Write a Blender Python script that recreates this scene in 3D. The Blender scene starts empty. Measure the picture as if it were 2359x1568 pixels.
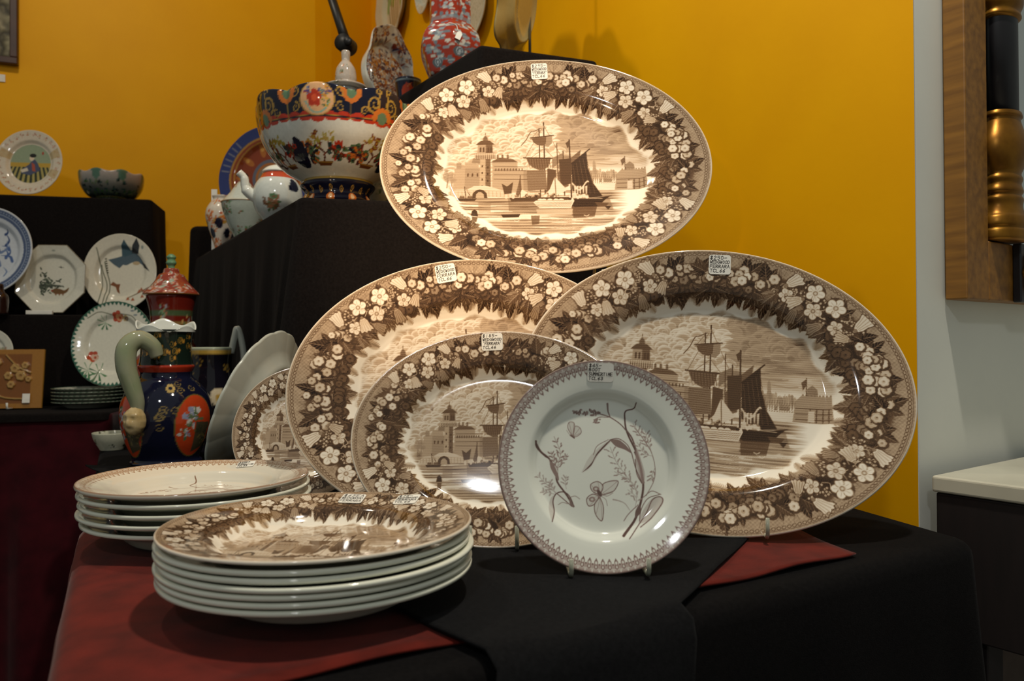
import bpy, bmesh, math, random
import numpy as np
from mathutils import Vector, Matrix

# ------------------------------------------------------------------ camera
sc = bpy.context.scene
C = sc.collection
FPX, CX0, CY0 = 1791.0, 1179.5, 784.0
CAMZ = 0.218                      # table top is z = 0
PITCH, ROLL = math.radians(0.51), math.radians(-0.35)
cam_d = bpy.data.cameras.new('camera')
cam_d.sensor_width = 23.7
cam_d.lens = FPX * 23.7 / 2359.0
cam_d.clip_start = 0.02
cam_d.dof.use_dof = True
cam_d.dof.focus_distance = 1.0
cam_d.dof.aperture_fstop = 5.0
cam = bpy.data.objects.new('camera', cam_d)
C.objects.link(cam)
CAM_ROT = (Matrix.Rotation(math.radians(90) + PITCH, 3, 'X') @ Matrix.Rotation(ROLL, 3, 'Z'))
cam.matrix_world = Matrix.Translation((0, 0, CAMZ)) @ CAM_ROT.to_4x4()
sc.camera = cam

# ------------------------------------------------------------------ light
sc.view_settings.view_transform = 'Standard'
sc.view_settings.look = 'None'
sc.view_settings.gamma = 1.0
sc.view_settings.use_curve_mapping = False
sc.view_settings.exposure = 1.2
world = bpy.data.worlds.new('room_light')
sc.world = world
world.use_nodes = True
world.node_tree.nodes['Background'].inputs[0].default_value = (0.92, 0.97, 0.88, 1)
world.node_tree.nodes['Background'].inputs[1].default_value = 0.085

def light(name, typ, loc, target, power, col, **kw):
    d = bpy.data.lights.new(name, typ)
    d.energy = power
    d.color = col
    for k, v in kw.items():
        setattr(d, k, v)
    o = bpy.data.objects.new(name, d)
    C.objects.link(o)
    o.location = loc
    o.rotation_euler = (Vector(target) - Vector(loc)).to_track_quat('-Z', 'Y').to_euler()
    return o
# warm halogen spot on a lamp stand beside the camera, aimed at the raised platter
light('halogen_spot', 'SPOT', (-0.75, -0.95, 0.74), (-0.085, 1.13, 0.435), 125, (1.0, 0.70, 0.42),
      spot_size=math.radians(18.5), spot_blend=1.0, shadow_soft_size=0.03)
# a ceiling downlight over the table, plus two unseen fill lamps added for brightness
light('ceiling_downlight', 'SPOT', (0.36, 0.50, 2.1), (0.25, 0.95, 0.0), 52, (1.0, 0.92, 0.78), spot_size=math.radians(110), spot_blend=0.8, shadow_soft_size=0.05)
light('fill_lamp', 'POINT', (-1.05, 1.35, 2.1), (0, 0, 0), 13, (1.0, 0.88, 0.70), shadow_soft_size=0.05)  # unseen fill, added to brighten the left wall
light('fill_lamp', 'POINT', (-0.35, -1.6, 1.9), (0, 0, 0), 17, (0.94, 0.97, 1.0), shadow_soft_size=0.09)  # unseen front fill, added to lift the whole display

# ------------------------------------------------------------------ helpers
R_ = math.radians
def ray(px, py):
    v = Vector(((px - CX0) / FPX, -(py - CY0) / FPX, -1.0))
    return CAM_ROT @ v
def at(px, py, Y):
    v = ray(px, py)
    t = Y / v.y
    return Vector((v.x * t, Y, CAMZ + v.z * t))
def on_z(px, py, z=0.0):
    v = ray(px, py)
    t = (z - CAMZ) / v.z
    return Vector((v.x * t, v.y * t, z))
def srgb(c):
    c = np.asarray(c, float)
    return np.where(c <= 0.04045, c / 12.92, ((c + 0.055) / 1.055) ** 2.4)
def hx(h):
    return tuple(int(h[i:i + 2], 16) / 255 for i in (0, 2, 4))
def lin(h):
    return tuple(srgb(hx(h)))

def empty(name, loc=(0, 0, 0), rotz=0.0, mat=None):
    o = bpy.data.objects.new(name, None)
    C.objects.link(o)
    if mat is not None:
        o.matrix_world = mat
    else:
        o.location = loc
        o.rotation_euler = (0, 0, rotz)
    return o
def tag(o, label=None, cat=None, group=None, kind=None):
    if label: o['label'] = label
    if cat: o['category'] = cat
    if group: o['group'] = group
    if kind: o['kind'] = kind
    return o
def obj(name, me, mat=None, parent=None, loc=None, M=None):
    o = bpy.data.objects.new(name, me)
    C.objects.link(o)
    if mat is not None and me is not None and len(me.materials) == 0:
        me.materials.append(mat)
    if parent is not None: o.parent = parent
    if loc is not None: o.location = loc
    if M is not None: o.matrix_local = M
    return o
def copy_tree(o, parent=None):
    c = o.copy(); C.objects.link(c); c.parent = parent
    for ch in list(o.children):
        d = ch.copy(); C.objects.link(d); d.parent = c
        for g in list(ch.children):
            e = g.copy(); C.objects.link(e); e.parent = d
    return c
def face_matrix(yaw, lean, roll=0.0, loc=(0, 0, 0)):
    """local +Z = face normal (towards the camera for yaw 0), local +Y = up the face"""
    n = Vector((math.sin(yaw) * math.cos(lean), -math.cos(yaw) * math.cos(lean), math.sin(lean)))
    x = Vector((math.cos(yaw), math.sin(yaw), 0))
    y = n.cross(x)
    M = Matrix((x, y, n)).transposed().to_4x4() @ Matrix.Rotation(roll, 4, 'Z')
    M.translation = loc
    return M

# ---- meshes from numpy
def mesh_np(name, co, faces_list, smooth=True):
    """faces_list: list of int arrays (n,3|4)"""
    me = bpy.data.meshes.new(name)
    co = np.asarray(co, np.float32)
    me.vertices.add(len(co))
    me.vertices.foreach_set('co', co.ravel())
    nl = sum(f.size for f in faces_list)
    npoly = sum(len(f) for f in faces_list)
    me.loops.add(nl)
    me.polygons.add(npoly)
    vi = np.concatenate([np.asarray(f, np.int32).ravel() for f in faces_list])
    tot = np.concatenate([np.full(len(f), f.shape[1], np.int32) for f in faces_list])
    st = np.zeros(npoly, np.int32)
    st[1:] = np.cumsum(tot)[:-1]
    me.loops.foreach_set('vertex_index', vi)
    me.polygons.foreach_set('loop_start', st)
    me.polygons.foreach_set('loop_total', tot)
    me.polygons.foreach_set('use_smooth', np.full(npoly, smooth))
    me.update(calc_edges=True)
    me.validate()
    return me
def set_col(me, rgb, name='Col'):
    a = me.attributes.new(name, 'FLOAT_COLOR', 'POINT')
    v = np.ones((len(me.vertices), 4), np.float32)
    v[:, :3] = srgb(rgb)
    a.data.foreach_set('color', v.ravel())
def set_tone(me, t, name='tone'):
    a = me.attributes.new(name, 'FLOAT', 'POINT')
    a.data.foreach_set('value', np.asarray(t, np.float32).ravel())
def grid_faces(nu, nv, wrap=False, base=0):
    """nv rows of nu verts; faces between rows"""
    i = np.arange(nv - 1)[:, None] * nu
    j = np.arange(nu if wrap else nu - 1)[None, :]
    j2 = (j + 1) % nu
    return (np.stack([i + j, i + j2, i + nu + j2, i + nu + j], -1).reshape(-1, 4) + base).astype(np.int32)
def lathe(name, prof, nseg=64, nv=None, rmod=None, zmod=None, canvas=None, capb=True):
    prof = np.asarray(prof, float)
    s = np.r_[0, np.cumsum(np.hypot(*np.diff(prof, axis=0).T))]
    if nv:
        t = np.linspace(0, s[-1], nv)
        r = np.interp(t, s, prof[:, 0]); z = np.interp(t, s, prof[:, 1])
    else:
        t, r, z = s, prof[:, 0], prof[:, 1]
    th = np.linspace(0, 2 * np.pi, nseg, endpoint=False)
    V = (t / s[-1])[:, None] + 0 * th[None]
    TH = th[None] + 0 * t[:, None]
    Rr = r[:, None] + 0 * TH
    Z = z[:, None] + 0 * TH
    if rmod is not None: Rr = rmod(Rr, TH, Z, V)
    if zmod is not None: Z = zmod(Rr, TH, Z, V)
    co = np.stack([Rr * np.cos(TH), Rr * np.sin(TH), Z], -1).reshape(-1, 3)
    F = [grid_faces(nseg, len(t), True)]
    if canvas is not None:
        col = canvas.sample(TH.ravel() / (2 * np.pi) * canvas.wu, V.ravel() * canvas.hu)
    if capb and r[0] > 1e-5:
        co = np.vstack([co, [[0, 0, z[0]]]])
        k = len(co) - 1
        j = np.arange(nseg)
        F.append(np.stack([np.full(nseg, k), (j + 1) % nseg, j], -1).astype(np.int32))
        if canvas is not None: col = np.vstack([col, col[:1]])
    me = mesh_np(name, co, F)
    if canvas is not None: set_col(me, col)
    return me
def smooth_prof(pts, n=8):
    """Catmull-Rom through the points"""
    p = np.asarray(pts, float)
    q = np.vstack([2 * p[0] - p[1], p, 2 * p[-1] - p[-2]])
    out = []
    for i in range(1, len(q) - 2):
        for t in np.linspace(0, 1, n, endpoint=False):
            a, b, c, d = q[i - 1], q[i], q[i + 1], q[i + 2]
            out.append(0.5 * ((2 * b) + (c - a) * t + (2 * a - 5 * b + 4 * c - d) * t * t + (3 * b - a - 3 * c + d) * t ** 3))
    out.append(p[-1])
    return np.array(out)
def tube(name, pts, radii, nseg=12, closed=False):
    """swept round tube with a radius per point, capped"""
    P = [Vector(p) for p in pts]
    n = len(P)
    rad = list(radii) if hasattr(radii, '__len__') else [radii] * n
    co = []
    up = Vector((0, 0, 1))
    prev = None
    for i in range(n):
        tdir = (P[min(i + 1, n - 1)] - P[max(i - 1, 0)]).normalized()
        if prev is None:
            ref = up if abs(tdir.dot(up)) < 0.9 else Vector((1, 0, 0))
            a = tdir.cross(ref).normalized()
        else:
            a = (prev - tdir * prev.dot(tdir)).normalized()
        b = tdir.cross(a)
        prev = a
        for k in range(nseg):
            th = 2 * math.pi * k / nseg
            co.append(P[i] + (a * math.cos(th) + b * math.sin(th)) * rad[i])
    co = np.array([list(c) for c in co] + [list(P[0]), list(P[-1])])
    F = [grid_faces(nseg, n, True)[:, ::-1]]
    j = np.arange(nseg)
    F.append(np.stack([np.full(nseg, n * nseg), j, (j + 1) % nseg], -1).astype(np.int32))
    F.append(np.stack([np.full(nseg, n * nseg + 1), (n - 1) * nseg + (j + 1) % nseg, (n - 1) * nseg + j], -1).astype(np.int32))
    return mesh_np(name, co, F)
def bez(pts, n=10):
    return [tuple(p) for p in smooth_prof(pts, n)]
def box_me(name, sx, sy, sz, bev=0.0, center=(0, 0, 0), seg=2):
    bm = bmesh.new()
    bmesh.ops.create_cube(bm, size=1.0)
    for v in bm.verts:
        v.co = Vector((v.co.x * sx + center[0], v.co.y * sy + center[1], v.co.z * sz + center[2]))
    if bev > 0:
        bmesh.ops.bevel(bm, geom=bm.edges[:], offset=bev, segments=seg, affect='EDGES', profile=0.5)
    me = bpy.data.meshes.new(name)
    bm.to_mesh(me); bm.free()
    return me
def prism(name, poly, z0, z1, bev=0.0):
    bm = bmesh.new()
    lo = [bm.verts.new((p[0], p[1], z0)) for p in poly]
    hi = [bm.verts.new((p[0], p[1], z1)) for p in poly]
    bm.faces.new(lo[::-1]); bm.faces.new(hi)
    n = len(poly)
    for i in range(n):
        bm.faces.new((lo[i], lo[(i + 1) % n], hi[(i + 1) % n], hi[i]))
    bmesh.ops.recalc_face_normals(bm, faces=bm.faces[:])
    if bev > 0:
        bmesh.ops.bevel(bm, geom=bm.edges[:], offset=bev, segments=3, affect='EDGES', profile=0.5)
    me = bpy.data.meshes.new(name)
    bm.to_mesh(me); bm.free()
    return me

# ------------------------------------------------------------------ materials
MATS = {}
def nodes_of(name):
    m = bpy.data.materials.new(name); m.use_nodes = True
    nt = m.node_tree
    return m, nt, nt.nodes['Principled BSDF']
def pset(p, **kw):
    alias = {'rough': 'Roughness', 'metal': 'Metallic', 'spec': 'Specular IOR Level', 'coat': 'Coat Weight', 'coat_r': 'Coat Roughness',
             'sheen': 'Sheen Weight', 'sheen_r': 'Sheen Roughness', 'trans': 'Transmission Weight', 'ior': 'IOR', 'sss': 'Subsurface Weight'}
    for k, v in kw.items():
        p.inputs[alias[k]].default_value = v
def mat(name, c1, c2=None, scale=20.0, bump=0.0, bscale=None, detail=4.0, stretch=None, **kw):
    """two-tone procedural noise colour with optional bump"""
    m, nt, p = nodes_of(name)
    N, L = nt.nodes, nt.links
    tc = N.new('ShaderNodeTexCoord')
    src = tc.outputs['Object']
    if stretch:
        mp = N.new('ShaderNodeMapping'); mp.inputs['Scale'].default_value = stretch
        L.new(src, mp.inputs['Vector']); src = mp.outputs['Vector']
    no = N.new('ShaderNodeTexNoise'); no.inputs['Scale'].default_value = scale; no.inputs['Detail'].default_value = detail
    L.new(src, no.inputs['Vector'])
    rp = N.new('ShaderNodeValToRGB')
    rp.color_ramp.elements[0].position = 0.3; rp.color_ramp.elements[1].position = 0.7
    rp.color_ramp.elements[0].color = (*c1, 1)
    rp.color_ramp.elements[1].color = (*(c2 or c1), 1)
    L.new(no.outputs['Fac'], rp.inputs['Fac']); L.new(rp.outputs['Color'], p.inputs['Base Color'])
    if bump:
        nb = N.new('ShaderNodeTexNoise'); nb.inputs['Scale'].default_value = bscale or scale; nb.inputs['Detail'].default_value = 5
        L.new(src, nb.inputs['Vector'])
        b = N.new('ShaderNodeBump'); b.inputs['Strength'].default_value = bump; b.inputs['Distance'].default_value = 0.002
        L.new(nb.outputs['Fac'], b.inputs['Height']); L.new(b.outputs['Normal'], p.inputs['Normal'])
    pset(p, **kw)
    MATS[name] = m
    return m
def mat_attr_color(name, **kw):
    m, nt, p = nodes_of(name)
    N, L = nt.nodes, nt.links
    a = N.new('ShaderNodeAttribute'); a.attribute_name = 'Col'
    tc = N.new('ShaderNodeTexCoord')
    no = N.new('ShaderNodeTexNoise'); no.inputs['Scale'].default_value = 160; no.inputs['Detail'].default_value = 3
    L.new(tc.outputs['Object'], no.inputs['Vector'])
    mr = N.new('ShaderNodeMapRange'); mr.inputs['To Min'].default_value = 0.88; mr.inputs['To Max'].default_value = 1.1
    L.new(no.outputs['Fac'], mr.inputs['Value'])
    mx = N.new('ShaderNodeVectorMath'); mx.operation = 'SCALE'
    L.new(a.outputs['Color'], mx.inputs[0]); L.new(mr.outputs['Result'], mx.inputs['Scale'])
    L.new(mx.outputs['Vector'], p.inputs['Base Color'])
    pset(p, **kw)
    MATS[name] = m
    return m
def mat_print(name, stops, stip=0.12, sscale=900.0, **kw):
    """transfer print: the tone drawn on the glaze runs through a colour ramp, with engraver's stipple"""
    m, nt, p = nodes_of(name)
    N, L = nt.nodes, nt.links
    a = N.new('ShaderNodeAttribute'); a.attribute_name = 'tone'
    tc = N.new('ShaderNodeTexCoord')
    no = N.new('ShaderNodeTexNoise'); no.inputs['Scale'].default_value = sscale; no.inputs['Detail'].default_value = 1
    L.new(tc.outputs['Object'], no.inputs['Vector'])
    ma = N.new('ShaderNodeMath'); ma.operation = 'MULTIPLY_ADD'; ma.inputs[1].default_value = 2 * stip; ma.inputs[2].default_value = 1 - stip
    L.new(no.outputs['Fac'], ma.inputs[0])
    mu = N.new('ShaderNodeMath'); mu.operation = 'MULTIPLY'
    L.new(a.outputs['Fac'], mu.inputs[0]); L.new(ma.outputs[0], mu.inputs[1])
    rp = N.new('ShaderNodeValToRGB')
    e = rp.color_ramp.elements
    e[0].position, e[0].color = stops[0][0], (*lin(stops[0][1]), 1)
    e[1].position, e[1].color = stops[-1][0], (*lin(stops[-1][1]), 1)
    for pos, h in stops[1:-1]:
        q = e.new(pos); q.color = (*lin(h), 1)
    L.new(mu.outputs[0], rp.inputs['Fac']); L.new(rp.outputs['Color'], p.inputs['Base Color'])
    pset(p, **kw)
    MATS[name] = m
    return m

GL = dict(rough=0.07, spec=0.5)
mat('yellow_paint', lin('eead00'), lin('e8a600'), 6, bump=0.05, bscale=60, rough=0.5, spec=0.14)
mat('white_paint', lin('d6d8d0'), lin('cfd1ca'), 5, bump=0.05, bscale=60, rough=0.5, spec=0.3)
mat('floor_carpet', lin('776a60'), lin('5d534c'), 90, bump=0.4, rough=0.95)
mat('black_cloth', (0.0030, 0.0027, 0.0028), (0.0052, 0.0047, 0.0048), 240, bump=0.25, bscale=900, rough=0.92, spec=0.05, sheen=0.015, sheen_r=0.5)
mat('black_overlay', (0.0042, 0.0043, 0.0048), (0.0070, 0.0071, 0.0078), 260, bump=0.3, bscale=1000, rough=0.92, spec=0.05, sheen=0.02, sheen_r=0.5)
mat('red_cloth', lin('621a10'), lin('48120a'), 30, bump=0.2, bscale=700, rough=0.85, spec=0.15, sheen=0.08, sheen_r=0.4)
mat('burgundy_velvet', lin('3c0a12'), lin('2a060c'), 18, bump=0.15, bscale=400, rough=0.85, spec=0.1, sheen=0.25, sheen_r=0.35)
mat_print('brown_transfer', [(0.0, 'e8dfce'), (0.30, 'b39c80'), (0.62, '664d37'), (1.0, '20140d')], **GL)
mat_print('sepia_transfer', [(0.0, 'd9dbd0'), (0.5, '97827a'), (1.0, '432a22')], stip=0.05, **GL)
mat_print('cream_transfer', [(0.0, 'd6cfbe'), (0.5, 'a88d76'), (1.0, '6e4a36')], stip=0.05, **GL)
mat('cream_glaze', lin('e3dccb'), lin('dbd3c0'), 30, **GL)
mat('pale_glaze', lin('e0e0cf'), lin('d6d7c6'), 30, **GL)
mat('grey_glaze', lin('b9bbb0'), lin('adb0a5'), 24, rough=0.2, spec=0.5)
mat('white_glaze', lin('dedfd6'), lin('d2d4ca'), 30, **GL)
mat_attr_color('painted_glaze', **GL)
mat_attr_color('painted_matte', rough=0.55, spec=0.3)
mat('tag_paper', lin('e9e6dc'), lin('dedbd0'), 80, rough=0.6)
mat('ink', lin('2b2522'), lin('3a322e'), 80, rough=0.7)
mat('stand_plastic', lin('a8aa96'), lin('9a9c8a'), 60, rough=0.25, trans=0.25)
mat('gold_leaf', lin('9a6b1e'), lin('6f4712'), 26, bump=0.2, rough=0.38, metal=0.75)
mat('frame_wood', lin('8f6220'), lin('6c4612'), 14, stretch=(6, 6, 0.6), bump=0.12, rough=0.5)
mat('dark_wood', lin('1a1110'), lin('120b0a'), 20, stretch=(4, 4, 0.5), rough=0.6)
mat('black_lacquer', lin('16151a'), lin('1d1c20'), 20, rough=0.4)
mat('tan_wood', lin('a9772c'), lin('8d6020'), 12, stretch=(1, 6, 6), rough=0.6)
mat('picture_wood', lin('4a2a1c'), lin('341c12'), 14, rough=0.5)
mat('black_metal', lin('141312'), lin('1c1a18'), 40, rough=0.45, metal=0.3)
mat('mirror_glass', (0.75, 0.78, 0.76), (0.72, 0.75, 0.73), 3, rough=0.03, metal=1.0)
mat('marble', lin('cfcbb8'), lin('b2ae9c'), 5, detail=8, rough=0.25)
mat('riser_cloth', (0.0062, 0.0048, 0.0044), (0.0105, 0.0084, 0.0078), 240, bump=0.25, bscale=900, rough=0.92, spec=0.05, sheen=0.02, sheen_r=0.5)
mat('green_glaze', lin('4f7a5a'), lin('6a8f6a'), 60, **GL)
mat('taupe_board', lin('6f6259'), lin('5f544c'), 30, rough=0.8)
mat('steel', lin('8d8f88'), lin('77796f'), 40, rough=0.3, metal=0.8)

# ------------------------------------------------------------------ drawing kit for printed and painted decoration
class Canvas:
    """a small anti-aliased painter: user units wu x hu, origin (ox, oy)"""
    def __init__(s, wu, hu, ppu, base, ox=0.0, oy=0.0):
        s.wu, s.hu, s.k, s.ox, s.oy = wu, hu, ppu, ox, oy
        s.W, s.H = int(wu * ppu) + 1, int(hu * ppu) + 1
        base = np.atleast_1d(np.asarray(base, float))
        s.a = np.zeros((s.H, s.W, len(base)), np.float32) + base
    def _win(s, x0, y0, x1, y1):
        k = s.k
        i0 = max(0, int((x0 - s.ox) * k) - 2); i1 = min(s.W, int((x1 - s.ox) * k) + 3)
        j0 = max(0, int((y0 - s.oy) * k) - 2); j1 = min(s.H, int((y1 - s.oy) * k) + 3)
        if i0 >= i1 or j0 >= j1: return None
        X = (np.arange(i0, i1) / k + s.ox)[None, :].astype(np.float32)
        Y = (np.arange(j0, j1) / k + s.oy)[:, None].astype(np.float32)
        return i0, i1, j0, j1, X, Y
    def _mix(s, w, cov, col):
        i0, i1, j0, j1 = w[:4]
        col = np.atleast_1d(np.asarray(col, np.float32))
        A = s.a[j0:j1, i0:i1]
        A += (col - A) * cov[..., None]
    def poly(s, pts, col, alpha=1.0):
        p = np.asarray(pts, np.float32)
        w = s._win(p[:, 0].min(), p[:, 1].min(), p[:, 0].max(), p[:, 1].max())
        if w is None: return
        X, Y = w[4], w[5]
        ins = np.zeros((Y.shape[0], X.shape[1]), bool)
        d2 = np.full(ins.shape, 1e9, np.float32)
        q = np.roll(p, -1, axis=0)
        for (ax, ay), (bx, by) in zip(p, q):
            dx, dy = bx - ax, by - ay
            ll = dx * dx + dy * dy
            if ll < 1e-14: continue
            t = np.clip(((X - ax) * dx + (Y - ay) * dy) / ll, 0, 1)
            d2 = np.minimum(d2, (X - ax - t * dx) ** 2 + (Y - ay - t * dy) ** 2)
            if ay != by:
                c = (ay > Y) != (by > Y)
                ins ^= c & (X < dx * (Y - ay) / dy + ax)
        d = np.sqrt(d2) * s.k
        s._mix(w, np.clip(np.where(ins, 0.5 + d, 0.5 - d), 0, 1) * alpha, col)
    def ell(s, cx, cy, rx, ry=None, col=0, alpha=1.0, rot=0.0, soft=0.0):
        ry = rx if ry is None else ry
        m = max(rx, ry) * (1 + soft)
        w = s._win(cx - m, cy - m, cx + m, cy + m)
        if w is None: return
        X, Y = w[4] - cx, w[5] - cy
        c, sn = math.cos(rot), math.sin(rot)
        u, v = (X * c + Y * sn) / rx, (-X * sn + Y * c) / ry
        r = np.sqrt(u * u + v * v)
        if soft: cov = np.clip((1 + soft - r) / (2 * soft), 0, 1)
        else: cov = np.clip(0.5 + (1 - r) * min(rx, ry) * s.k, 0, 1)
        s._mix(w, cov * alpha, col)
    def line(s, pts, width, col, alpha=1.0, taper=None):
        p = np.asarray(pts, np.float32)
        h = width / 2
        w = s._win(p[:, 0].min() - h, p[:, 1].min() - h, p[:, 0].max() + h, p[:, 1].max() + h)
        if w is None: return
        X, Y = w[4], w[5]
        best = np.full((Y.shape[0], X.shape[1]), -1e9, np.float32)
        n = len(p) - 1
        for i in range(n):
            (ax, ay), (bx, by) = p[i], p[i + 1]
            dx, dy = bx - ax, by - ay
            ll = max(dx * dx + dy * dy, 1e-12)
            t = np.clip(((X - ax) * dx + (Y - ay) * dy) / ll, 0, 1)
            d = np.sqrt((X - ax - t * dx) ** 2 + (Y - ay - t * dy) ** 2)
            hh = h
            if taper:
                f = (i + t) / n
                hh = h * (taper[0] + (taper[1] - taper[0]) * f)
            best = np.maximum(best, hh - d)
        s._mix(w, np.clip(0.5 + best * s.k, 0, 1) * alpha, col)
    def curve(s, pts, width, col, alpha=1.0, taper=None, n=6):
        s.line(smooth_prof(pts, n), width, col, alpha, taper)
    def rect(s, x0, y0, x1, y1, col, alpha=1.0):
        s.poly([(x0, y0), (x1, y0), (x1, y1), (x0, y1)], col, alpha)
    def sample(s, x, y):
        u = np.clip((np.asarray(x) - s.ox) * s.k, 0, s.W - 1.001)
        v = np.clip((np.asarray(y) - s.oy) * s.k, 0, s.H - 1.001)
        i, j = u.astype(int), v.astype(int)
        fu, fv = (u - i)[:, None], (v - j)[:, None]
        A = s.a
        return (A[j, i] * (1 - fu) + A[j, i + 1] * fu) * (1 - fv) + (A[j + 1, i] * (1 - fu) + A[j + 1, i + 1] * fu) * fv
    def grid(s):
        return np.meshgrid(np.arange(s.W) / s.k + s.ox, np.arange(s.H) / s.k + s.oy)
def vnoise(X, Y, freq, seed):
    rs = np.random.RandomState(seed)
    g = rs.rand(64, 64)
    x, y = X * freq + 17.3, Y * freq + 11.7
    i, j = np.floor(x).astype(int), np.floor(y).astype(int)
    fx, fy = x - i, y - j
    fx, fy = fx * fx * (3 - 2 * fx), fy * fy * (3 - 2 * fy)
    G = lambda a, b: g[b % 64, a % 64]
    return (G(i, j) * (1 - fx) + G(i + 1, j) * fx) * (1 - fy) + (G(i, j + 1) * (1 - fx) + G(i + 1, j + 1) * fx) * fy
def fbm(X, Y, freq, seed, octv=4):
    v, a, t = 0, 1.0, 0
    for o in range(octv):
        v = v + a * vnoise(X, Y, freq * 2 ** o, seed + o); t += a; a *= 0.5
    return v / t

# ---- motifs of the brown floral border (tone 0 = bare glaze, 1 = darkest brown)
def leaflet(cv, x, y, L, w, ang, tone, vein, teeth=7, n=26):
    ca, sa = math.cos(ang), math.sin(ang)
    up, dn = [], []
    for i in range(n + 1):
        t = i / n
        ww = w * math.sin(math.pi * min(1, t ** 0.62)) ** 0.9 * (0.86 + 0.30 * ((t * teeth) % 1.0))
        up.append((t * L, ww)); dn.append((t * L, -ww))
    pts = [(x + u * ca - v * sa, y + u * sa + v * ca) for u, v in up + dn[::-1]]
    cv.poly(pts, tone)
    tr = lambda u, v: (x + u * ca - v * sa, y + u * sa + v * ca)
    half = [tr(u, v) for u, v in up] + [tr(L, 0), tr(0, 0)]
    cv.poly(half, min(1, tone + 0.16), 0.8)
    cv.line([tr(0, 0), tr(L * 0.95, 0)], 0.0042, vein, 0.9)
    for k in range(1, 6):
        t = k / 7
        for sgn in (-1, 1):
            cv.line([tr(L * t, 0), tr(L * (t + 0.20), sgn * w * 0.85 * math.sin(math.pi * t ** .62))], 0.0026, vein, 0.7)
def leaf(cv, x, y, L, ang, tone, vein, rnd, lobes=5):
    for f in ((-1, 1, 0) if lobes == 3 else (-2, 2, -1, 1, 0)):
        a = ang + f * (0.72 if lobes == 3 else 0.62)
        ll = L * (1 - 0.16 * abs(f)) * rnd.uniform(0.9, 1.05)
        tn = min(1, max(0, tone + rnd.uniform(-0.13, 0.1)))
        leaflet(cv, x, y, ll, ll * (0.27 if lobes == 3 else .22), a, tn, vein)
def blossom(cv, x, y, R, tone, rnd, n=6):
    cv.ell(x + 0.004, y - 0.004, R * 1.22, col=0.86, alpha=0.75)
    a0 = rnd.random() * 6.28
    for k in range(n):
        a = a0 + 6.283 * k / n
        cv.ell(x + R * 0.55 * math.cos(a), y + R * 0.55 * math.sin(a), R * 0.52, col=min(1, tone + 0.42))
    for k in range(n):
        a = a0 + 6.283 * k / n
        cv.ell(x + R * 0.55 * math.cos(a), y + R * 0.55 * math.sin(a), R * 0.42, col=tone + rnd.uniform(0, .08))
    cv.ell(x, y, R * 0.62, col=tone)
    cv.ell(x - R * 0.08, y - R * 0.10, R * 0.34, col=min(1, tone + 0.14), alpha=0.8)
    cv.ell(x, y, R * 0.13, col=min(1, tone + 0.45))
def flower5(cv, x, y, R, tone, rnd, ang=None):
    a0 = rnd.random() * 6.28 if ang is None else ang
    cv.ell(x, y, R * 1.08, col=0.88, alpha=0.7)
    for k in range(5):
        a = a0 + 6.283 * k / 5
        px, py = x + R * 0.58 * math.cos(a), y + R * 0.58 * math.sin(a)
        cv.ell(px, py, R * 0.47, R * 0.44, col=tone + 0.45, rot=a)
        cv.ell(px, py, R * 0.40, R * 0.37, col=tone, rot=a)
        cv.line([(x + R * .3 * math.cos(a), y + R * .3 * math.sin(a)), (x + R * .75 * math.cos(a), y + R * .75 * math.sin(a))], 0.003, tone + 0.3, 0.7)
    cv.ell(x, y, R * 0.40, col=tone + 0.06)
    cv.ell(x, y, R * 0.25, col=tone + 0.42)
    cv.ell(x, y, R * 0.14, col=tone + 0.1)
def bell(cv, x, y, L, ang, tone):
    ca, sa = math.cos(ang), math.sin(ang)
    tr = lambda u, v: (x + (u * ca - v * sa) * L, y + (u * sa + v * ca) * L)
    out = [(0, -.16), (.25, -.30), (.6, -.34), (.85, -.46), (1.02, -.42), (.93, -.22), (1.08, -.08), (.95, .05), (1.08, .2), (.93, .3), (1.0, .46), (.82, .44), (.6, .34), (.25, .30), (0, .16)]
    big = [((u - .5) * 1.14 + .5, v * 1.16) for u, v in out]
    cv.poly([tr(*p) for p in big], 0.8, 0.8)
    cv.poly([tr(*p) for p in out], tone)
    for v in (-.2, -.07, .07, .2):
        cv.line([tr(.12, v * .7), tr(.9, v * 1.5)], 0.0035, tone + 0.3, 0.8)
    cv.ell(*tr(-.06, 0), L * 0.12, col=0.5)
def berries(cv, x, y, S, rnd, n=26, tone=0.22):
    cv.ell(x, y, S * 0.95, S * 0.8, col=0.78, alpha=0.65, soft=0.35)
    for _ in range(n):
        a, r = rnd.random() * 6.28, S * math.sqrt(rnd.random())
        bx, by = x + r * math.cos(a), y + r * math.sin(a) * 0.85
        cv.ell(bx, by, 0.0098, col=0.85, alpha=0.85)
        cv.ell(bx, by, 0.0066, col=tone + rnd.uniform(0, .1))
def fern(cv, x, y, L, ang, tone, bend=0.4, n=13):
    px, py, a = x, y, ang
    for k in range(n):
        st = L / n
        a += bend / n
        nx, ny = px + st * math.cos(a), py + st * math.sin(a)
        cv.line([(px, py), (nx, ny)], 0.004, tone, 0.9)
        w = L * 0.30 * math.sin(math.pi * (k + 1.2) / (n + 1.5))
        for sg in (-1, 1):
            b = a + sg * 0.95
            cv.line([(nx, ny), (nx + w * math.cos(b), ny + w * math.sin(b))], 0.008, tone, 0.75, taper=(1, .3))
        px, py = nx, ny

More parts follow.
